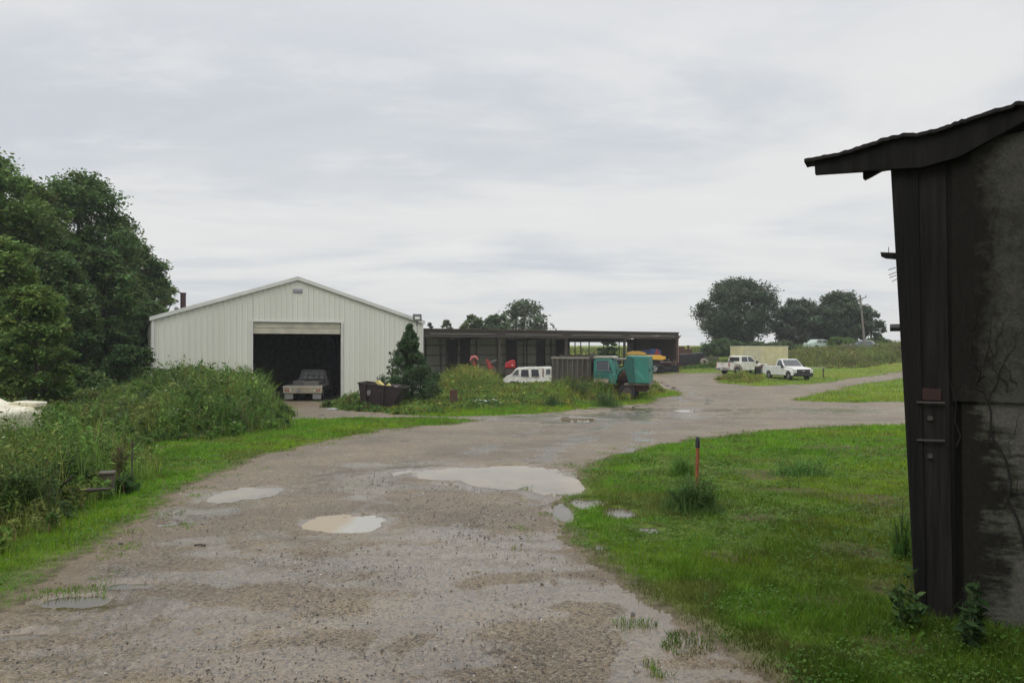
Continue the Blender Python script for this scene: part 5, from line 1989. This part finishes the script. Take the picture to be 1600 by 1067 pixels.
# ------------------------------------------------------------------ grass
print('grass')
WEED1 = PX([(-260, 900), (0, 868), (60, 846), (140, 806), (190, 775), (222, 735), (228, 690), (330, 688), (446, 668), (450, 645), (425, 632), (236, 640), (100, 640), (-300, 650)])
WEED2 = PX([(548, 640), (640, 646), (740, 643), (860, 636), (975, 626), (1035, 613), (1018, 600), (1010, 592)]) + [(11.5, 66), (8, 72), (-7, 64.5), (-6.2, 46.5)]
WEED3 = PX([(1236, 571), (1290, 576), (1345, 575), (1420, 566), (1700, 548)]) + [(120, 118), (60, 112), (34, 100)]
BPOLY = [(BL + BU * s + BV * t)[:2] for s, t in ((-.1, -.05), (BW + .1, -.05), (BW + .1, DEP), (-.1, DEP))]


def green(X, Y, n):
    c = jit((.124, .275, .018), n, .28, .16)
    k1 = fbm(X * .45, Y * .45, 4, 131)
    k2 = fbm(X * 1.7 + 5, Y * 1.7, 3, 137)
    ye = np.clip((k1 - .48) * 5, 0, 1)[:, None]
    br = np.clip((k2 - .52) * 6, 0, 1)[:, None]
    c = c * (1 - ye * .8) + c * ye * .8 * np.array([1.55, 1.10, .95])
    c = c * (1 - br * .6) + np.array([.15, .12, .045]) * br * .6
    k3 = fbm(X * 5.5, Y * 5.5, 3, 139)
    c = c * (.50 + 1.0 * k3)[:, None] * np.clip(1.02 - .45 * np.clip((k1 - .30) * -6 + .5, 0, 1), .5, 1.1)[:, None]
    shade_k = np.clip((X - .5) / 2, 0, 1)[:, None] * np.clip((14 - Y) / 8, 0, 1)[:, None]  # shade over the near right lawn, put into the blade colour
    c = c * (1 - shade_k * np.array([.34, .46, .15]))
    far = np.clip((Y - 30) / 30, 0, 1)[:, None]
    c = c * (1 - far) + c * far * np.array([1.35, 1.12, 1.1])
    return c


def lawn(n, r0, r1, hs, seed, amin=-40, amax=40, name='grass', dens=1.0):
    global rng
    rng = np.random.default_rng(seed)
    r = np.exp(rng.uniform(math.log(r0), math.log(r1), n))
    a = np.radians(rng.uniform(amin, amax, n))
    X, Y = r * np.sin(a), r * np.cos(a)
    sd_ = road_sd(X, Y)
    edge = rng.uniform(0, 1, n) < np.clip(-sd_ / .28 + .12, .0, 1)
    tuft = fbm(X * 3, Y * 3, 3, 141)
    k = ((sd_ < 0) & edge) | ((sd_ >= 0) & (sd_ < .5) & (tuft > .62) & (rng.uniform(0, 1, n) < .5))
    k &= ~inpoly(X, Y, BPOLY)
    for cx_, cy_, rx, ry in BARE:
        q = np.hypot((X - cx_) / rx, (Y - cy_) / ry) + (tuft - .5) * 1.2
        k &= (q > .85) | (rng.uniform(0, 1, n) < .14 + .4 * tuft)
    pw = np.ones(n, bool)
    for cx_, cy_, rx, ry, lv in PUD:
        q = np.hypot((X - cx_) / rx, (Y - cy_) / ry) + (tuft - .5) * 1.5
        pw &= (q > .85) | (rng.uniform(0, 1, n) < .10)
    k &= pw
    X, Y, tuft, r = X[k], Y[k], tuft[k], r[k]
    n = len(X)
    Z = H(X, Y) - .004
    hmul = .30 + 1.3 * tuft + .9 * (fbm(X * .7, Y * .7, 3, 151) - .5) + .7 * (fbm(X * 6, Y * 6, 2, 153) - .5)
    hmul = np.clip(hmul, .2, 2)
    sd2 = road_sd(X, Y)
    hmul *= np.clip(.45 - sd2 / .8, .45, 1)
    far = np.clip(r / 7, 1, 6)
    h = hs * hmul * rng.uniform(.6, 1.35, n) * np.clip(r / 14, 1, 2.6)
    w = .0028 * far * rng.uniform(.7, 1.4, n)
    V, fl = blades(np.stack([X, Y, Z], -1), h, w, .9)
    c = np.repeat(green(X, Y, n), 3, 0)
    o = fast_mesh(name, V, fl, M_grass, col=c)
    return o


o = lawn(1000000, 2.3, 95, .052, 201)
tag(o, 'short wet lawn grass on both sides of the gravel road', 'grass', kind='stuff')
# broader low clover leaves mixed in the near lawn
rng = np.random.default_rng(77)
n = 110000
r = np.exp(rng.uniform(math.log(2.4), math.log(24), n))
a = np.radians(rng.uniform(-40, 40, n))
X, Y = r * np.sin(a), r * np.cos(a)
cl = fbm(X * 2.2, Y * 2.2, 3, 161)
k = (road_sd(X, Y) < -.08) & (cl > .50) & ~inpoly(X, Y, BPOLY)
for cx_, cy_, rx, ry, lv in PUD:
    k &= np.hypot((X - cx_) / rx, (Y - cy_) / ry) > .95
X, Y, r = X[k], Y[k], r[k]
n = len(X)
P = np.stack([X, Y, H(X, Y) + rng.uniform(.012, .055, n)], -1)
V, q = leaf_cloud(P, rng.uniform(.006, .014, n) * np.clip(r / 6, 1, 2.5), 1.2, .75)
o = fast_mesh('clover', V, [q], M_grass, col=np.repeat(jit((.075, .15, .026), n, .3), 4, 0))
tag(o, 'patches of low clover leaves in the near lawn', 'clover', kind='stuff')

# ------------------------------------------------------------------ tall weeds
print('weeds')


def weeds(name, label, poly, n, hfun, seed, lper, lsz, pal, stalk=6, bb=None, spread=.30, flowers=0, brown=.10, extra=None):
    global rng
    rng = np.random.default_rng(seed)
    P_ = np.array(poly)
    x0_, y0_ = P_.min(0)
    x1_, y1_ = P_.max(0)
    X = rng.uniform(x0_, x1_, n * 3)
    Y = rng.uniform(y0_, y1_, n * 3)
    ang = np.abs(X / np.maximum(Y, .1)) < .80
    k = inpoly(X + (fbm(X, Y, 2, 171) - .5) * .8, Y + (fbm(X, Y, 2, 177) - .5) * .8, poly) & ang & ~inpoly(X, Y, BPOLY)
    if extra is not None:
        k &= extra(X, Y)
    X, Y = X[k][:n], Y[k][:n]
    n = len(X)
    dist = np.hypot(X, Y)
    kk = fbm(X * .55, Y * .55, 3, 181)
    hgt = hfun(X, Y) * (.30 + 1.4 * kk) * rng.uniform(.65, 1.25, n)
    edge = np.clip(polydist(X, Y, poly) / (.5 + .02 * dist), .35, 1)
    hgt = hgt * edge
    Z = H(X, Y)
    B = np.stack([X, Y, Z], -1)
    sp = rng.integers(0, len(pal), n)
    patch = fbm(X * .4 + 3, Y * .4, 3, 191)
    sp = np.where(rng.uniform(0, 1, n) < .6, np.clip((patch * 1.6 - .3) * len(pal), 0, len(pal) - 1).astype(int), sp)
    pal = np.array(pal)
    pc = pal[sp] * rng.uniform(.65, 1.3, (n, 1)) * (.62 + .8 * fbm(X * .8 + 11, Y * .8, 3, 197))[:, None]
    Vs, Fs, Cs = [], [], []
    base = 0
    # leaves up the stems
    idx = np.repeat(np.arange(n), lper)
    m = len(idx)
    u = rng.uniform(.05, 1, m) ** .75
    th = rng.uniform(0, 2 * np.pi, m)
    rad_ = hgt[idx] * spread * (1.15 - u) * rng.uniform(.1, 1, m) + .02
    ln_ = rng.normal(0, .12, (n, 2))
    P = B[idx] + np.stack([rad_ * np.cos(th) + ln_[idx, 0] * u * hgt[idx], rad_ * np.sin(th) + ln_[idx, 1] * u * hgt[idx], u * hgt[idx]], -1)
    s = lsz * rng.uniform(.5, 1.3, m) * np.clip(dist[idx] / 14, .95, 4.0) * rng.choice([1, 1, 1.8], n)[idx]
    V, q = leaf_cloud(P, s, .35, .38)
    Vs.append(V)
    Fs.append(q + base)
    base += len(V)
    Cs.append(np.repeat(pc[idx] * rng.uniform(.7, 1.35, (m, 1)), 4, 0))
    # grass stalks
    idx = np.repeat(np.arange(n), stalk)
    m = len(idx)
    P = B[idx] + np.concatenate([rng.normal(0, .10, (m, 2)) * (1 + hgt[idx][:, None]), np.zeros((m, 1))], 1)
    V, fl = blades(P, hgt[idx] * rng.uniform(.6, 1.22, m), .006 * np.clip(dist[idx] / 14, .7, 4) * rng.uniform(.6, 1.4, m), .55, seg2=True)
    isb = rng.uniform(0, 1, m) < brown
    cc_ = pc[idx] * rng.uniform(.9, 1.5, (m, 1)) * np.array([1.15, 1.1, 1.0])
    cc_[isb] = np.array([.17, .11, .06]) * rng.uniform(.6, 1.3, (isb.sum(), 1))
    Vs.append(V)
    f4, f3 = fl[0] + base, fl[1] + base
    base += len(V)
    Cs.append(np.repeat(cc_, 5, 0))
    if flowers:
        j = rng.integers(0, n, flowers)
        P = B[j] + np.stack([rng.normal(0, .1, flowers), rng.normal(0, .1, flowers), hgt[j] * rng.uniform(.75, 1.05, flowers)], -1)
        V, q2 = leaf_cloud(P, rng.uniform(.014, .03, flowers) * np.clip(dist[j] / 14, .7, 3), 1.5, .9)
        Vs.append(V)
        Fs.append(q2 + base)
        base += len(V)
        Cs.append(np.repeat(np.where(rng.uniform(0, 1, (flowers, 1)) < .7, np.array([[.55, .56, .48]]), np.array([[.5, .45, .08]])), 4, 0))
    o = fast_mesh(name, np.concatenate(Vs), [np.concatenate(Fs + [f4]), f3], M_grass, col=np.concatenate(Cs))
    return tag(o, label, 'weeds', kind='stuff')


PAL = [(.066, .135, .030), (.085, .165, .033), (.11, .19, .036), (.14, .175, .042), (.072, .12, .042)]
PALY = [(.17, .21, .035), (.15, .215, .035), (.21, .215, .045), (.13, .20, .03), (.17, .16, .05)]


def h1(X, Y):
    return np.interp(np.hypot(X, Y), [6, 9, 14, 19, 24, 30, 38], [.40, .62, .72, .70, 1.0, 1.35, 1.2]) * np.where((X / np.maximum(Y, 1) < -.53) & (Y > 12.2) & (Y < 20), .38, 1) * np.where(np.hypot(X, Y) > 16, np.interp(X / np.maximum(Y, 1), [-.62, -.53, -.47, -.42, -.34, -.29], [.42, .55, .80, 1.08, .95, .5]), 1.0)


weeds('tall_weeds', 'mass of tall weeds between the left lawn and the woodland', WEED1, 9000, h1, 301, 42, .026, PAL, 12, flowers=380, brown=.14)


def h2(X, Y):
    return np.interp(Y, [28, 32, 38, 45, 52, 60, 70], [.08, .18, .36, .50, .75, 1.2, 1.35]) * np.interp(X, [3, 8, 13], [1, .8, .5]) * np.where((X > 2.2) & (Y > 38) & (Y < 47) & (X < 9), 2.0, 1) * np.where((X > -1.6) & (X < 5) & (Y > 50), .42, 1)


weeds('island_weeds', 'yellow green tall weeds on the grass island before the long shed', WEED2, 9500, h2, 302, 12, .022, PALY[:2] + PAL[1:3] + PALY[2:], 20, flowers=60, brown=.12)


def h3(X, Y):
    return np.interp(Y, [60, 75, 90, 120], [.4, .6, .95, 1.0])


weeds('bank_weeds', 'mixed tall weeds on the rising bank right of the white pickups', WEED3, 6500, h3, 303, 8, .024, [(.13, .17, .05), (.14, .19, .05), (.17, .17, .07), (.11, .16, .045)], 14, flowers=240, brown=.2)
WEED4 = [(-60, 108), (15, 104), (40, 118), (60, 122), (60, 180), (-60, 180)]
weeds('field_weeds', 'tall green field growth beyond the long shed up to the horizon', WEED4, 6000, lambda X, Y: np.interp(Y, [104, 125, 150], [1.0, .6, .3]), 304, 5, .06, PALY, 7, brown=.1)
WEED5 = PX([(1062, 577), (1120, 576), (1150, 580), (1200, 578), (1240, 572)]) + [(34, 96), (20, 98), (19.5, 90)]
weeds('verge_weeds', 'ragged weeds around the black bins and behind the pickups', WEED5, 1500, lambda X, Y: .55 + 0 * X, 305, 8, .024, PAL, 14, brown=.15)
WEED6 = PX([(1118, 594), (1150, 597), (1190, 599), (1192, 590), (1160, 587), (1135, 588)])
weeds('pickup_weeds', 'tuft of pale weeds in front of the crew cab pickup', WEED6, 260, lambda X, Y: .75 + 0 * X, 306, 6, .02, PALY, 14, brown=.2)
WEED7 = PX([(505, 636), (545, 643), (600, 644), (600, 632), (560, 628), (538, 628)])
weeds('barn_foot_weeds', 'weeds along the barn wall left of the dumpster', WEED7, 420, lambda X, Y: .55 + 0 * X, 307, 20, .025, PAL, 10, brown=.15)
WEED8 = PX([(600, 646), (640, 648), (700, 646), (690, 630), (640, 628), (610, 634)])
weeds('dumpster_weeds', 'short weeds under the dumpster and cone tree', WEED8, 420, lambda X, Y: .35 + 0 * X, 308, 16, .022, PALY[:2] + PAL[:2], 12, brown=.15)


def shrub(name, label, px, py, w_px, top, n, seed, col, lsz=.03, d=None, tall=1.0, group=None, cat='shrub', stem=8, bw_=.35, bl=0):
    """a clump of stems and leaves on the ground"""
    global rng
    rng = np.random.default_rng(seed)
    if d is None:
        x, y = G(px, py)
    else:
        x, y = at(px, d), d
    z = gz(x, y)
    hgt = zof(top, y) - z
    rad_ = w_px / F * y
    t = thing(name, label, cat, (x, y, z), 0, group)
    st_ = MB()
    tips = []
    for k_ in range(stem):
        a_ = rng.uniform(0, 6.28)
        rr_ = rad_ * math.sqrt(rng.uniform(0, 1)) * .8
        hh = hgt * rng.uniform(.55, 1) * (1 - .45 * rr_ / rad_)
        p0 = (rr_ * .35 * math.cos(a_), rr_ * .35 * math.sin(a_), -.02)
        p1 = (rr_ * .7 * math.cos(a_), rr_ * .7 * math.sin(a_), hh * .6)
        p2_ = (rr_ * math.cos(a_), rr_ * math.sin(a_), hh)
        st_.tube([p0, p1, p2_], [hgt * .012, hgt * .009, hgt * .003], 5)
        tips.append((np.array(p0), np.array(p1), np.array(p2_)))
    st_.build('stems', mat('green_stems', (.06, .085, .03), .7), t)
    i = rng.integers(0, len(tips), n)
    A = np.array([tt[0] for tt in tips])[i]
    Bm = np.array([tt[1] for tt in tips])[i]
    Cc = np.array([tt[2] for tt in tips])[i]
    u = rng.uniform(.05, 1, n)[:, None]
    P = np.where(u < .6, A + (Bm - A) * u / .6, Bm + (Cc - Bm) * (u - .6) / .4)
    P = P + rand_dirs(n) * (rng.uniform(0, 1, n) ** .7 * rad_ * bw_)[:, None] * np.array([1, 1, .6])
    P[:, 2] = np.clip(P[:, 2], .01, hgt * 1.03)
    V, q = leaf_cloud(P, rng.uniform(.5, 1.2, n) * lsz, .4, .42)
    cc_ = np.repeat(jit(col, n, .35) * (.6 + .7 * rng.uniform(0, 1, len(tips))[i])[:, None], 4, 0)
    if bl:
        rb_ = rad_ * rng.uniform(0, 1, bl) ** .8
        ab_ = rng.uniform(0, 6.28, bl)
        PB = np.stack([rb_ * np.cos(ab_), rb_ * np.sin(ab_), np.zeros(bl) - .01], -1)
        hb_ = hgt * rng.uniform(.35, 1.05, bl) * (1 - .78 * (rb_ / rad_) ** 1.3) * rng.choice([.6, 1, 1.15], bl)
        VB, fb_ = blades(PB, hb_, lsz * .16 * rng.uniform(.6, 1.4, bl), .8, seg2=True)
        b0 = len(V)
        fast_mesh('foliage', np.concatenate([V, VB]), [np.concatenate([q, fb_[0] + b0]), fb_[1] + b0], M_leaf, t,
                  col=np.concatenate([cc_, np.repeat(jit(col, bl, .35) * 1.25, 5, 0)]))
    else:
        fast_mesh('foliage', V, [q], M_leaf, t, col=cc_)
    return t


shrub('weed_clump', 'dark bushy weed clump around the orange stake on the right lawn', 1080, 800, 52, 722, 3800, 401, (.07, .13, .034), .016, stem=24, bw_=.2, bl=1500)
shrub('weed_clump', 'soft pale green clump just behind the orange stake', 1066, 742, 26, 698, 700, 402, (.09, .18, .03), .018, stem=12, bl=900)
shrub('weed_clump', 'spreading low weed clump beside the bare dirt patch on the right lawn', 1250, 742, 52, 706, 900, 403, (.09, .18, .04), .024, stem=10, bl=600)
shrub('broadleaf_weed', 'broad leaved weed at the foot of the near shed corner', 1418, 915, 36, 860, 200, 404, (.05, .10, .03), .035, d=4.55, stem=7)
shrub('broadleaf_weed', 'broad leaved weed growing before the near shed planks', 1505, 950, 40, 858, 150, 405, (.045, .085, .028), .05, d=4.25, stem=7)
shrub('weed_clump', 'grass tuft against the left side of the near shed corner', 1408, 790, 14, 765, 60, 406, (.07, .15, .03), .02, d=6.3, stem=5, bl=260)
SG = 'feathery saplings rising above the left weed mound'
shrub('sumac_sapling', 'tall feathery sapling against the barn wall, left of two', 283, 645, 24, 568, 2600, 411, (.075, .145, .04), .055, d=30.5, stem=6, group=SG, bw_=.55)
shrub('sumac_sapling', 'shorter feathery sapling against the barn wall, right of two', 320, 645, 16, 576, 1600, 412, (.075, .145, .04), .055, d=30.5, stem=5, group=SG, bw_=.55)
shrub('dark_weed', 'dark upright weed bush between sapling and barn door', 362, 650, 17, 590, 1800, 413, (.045, .08, .028), .045, d=29, stem=10)
shrub('dark_weed', 'bush growing at the left jamb of the barn door', 415, 645, 18, 583, 2600, 414, (.06, .10, .035), .045, d=33, stem=10)
shrub('brown_weed', 'reddish brown seeding weed in the middle of the left mound', 318, 655, 30, 606, 2400, 415, (.13, .09, .045), .03, d=27.5, stem=14)
shrub('brown_weed', 'brown seed headed weed left of the barn door gravel', 392, 668, 16, 618, 1600, 416, (.12, .09, .045), .03, d=25.5, stem=10)
shrub('leafy_shrub', 'dark rounded shrub at the front edge of the left weed mound', 240, 700, 40, 628, 5000, 417, (.042, .085, .025), .045, d=22.5, stem=14)
shrub('leafy_shrub', 'dark leafy shrub right in the front edge of the left weed mound', 300, 690, 34, 640, 4000, 418, (.042, .08, .025), .045, d=23.5, stem=14)
shrub('leafy_shrub', 'dark shrub in front of the grey truck bed', 893, 622, 38, 576, 7000, 421, (.055, .095, .035), .05, d=44, stem=18)
shrub('leafy_shrub', 'small dark bush on the grass island left of the teal truck', 862, 634, 20, 606, 500, 422, (.06, .11, .035), .04, d=37, stem=10, bl=500)
shrub('leafy_shrub', 'dark weed bush at the front of the grass island right of centre', 950, 628, 26, 606, 900, 423, (.06, .11, .035), .04, d=38, stem=10, bl=600)
shrub('leafy_shrub', 'foreground shrub of small leaves at the lower left edge', 30, 840, 75, 706, 12000, 424, (.065, .11, .028), .022, d=8.0, stem=26)
shrub('leafy_shrub', 'foreground shrub next to the grey block in the left weeds', 110, 800, 48, 700, 8000, 425, (.045, .09, .028), .02, d=9.5, stem=18)
shrub('leafy_shrub', 'dark leafy bush in the left foreground below the cream car', 40, 760, 60, 668, 9000, 431, (.05, .10, .03), .03, d=11.5, stem=22)
shrub('leafy_shrub', 'dark leafy bush left of the brown dock weed', 135, 745, 46, 662, 7000, 432, (.052, .10, .032), .03, d=12.5, stem=18)
shrub('brown_weed', 'brown stalked dock weed standing left of the thin dark stake', 190, 770, 16, 672, 1600, 426, (.12, .085, .045), .016, d=10.8, stem=12)
shrub('leafy_shrub', 'low green shrub beside the grey block and thin stake', 200, 790, 24, 735, 3500, 427, (.05, .105, .03), .02, d=9.8, stem=12)


# ------------------------------------------------------------------ humid air
hz_ = MB().box((0, 300, 15), (900, 900, 40)).build('haze', MATS['bark'])
hm = bpy.data.materials.new('humid_air')
hm.use_nodes = True
ht = hm.node_tree
ht.nodes.clear()
ho = ht.nodes.new('ShaderNodeOutputMaterial')
hv = ht.nodes.new('ShaderNodeVolumePrincipled')
hv.inputs['Color'].default_value = (.93, .96, 1.0, 1)
hv.inputs['Density'].default_value = 0.0005
ht.links.new(hv.outputs[0], ho.inputs['Volume'])
hz_.data.materials.clear()
hz_.data.materials.append(hm)
tag(hz_, 'thin humid air over the whole yard', 'haze', kind='stuff')
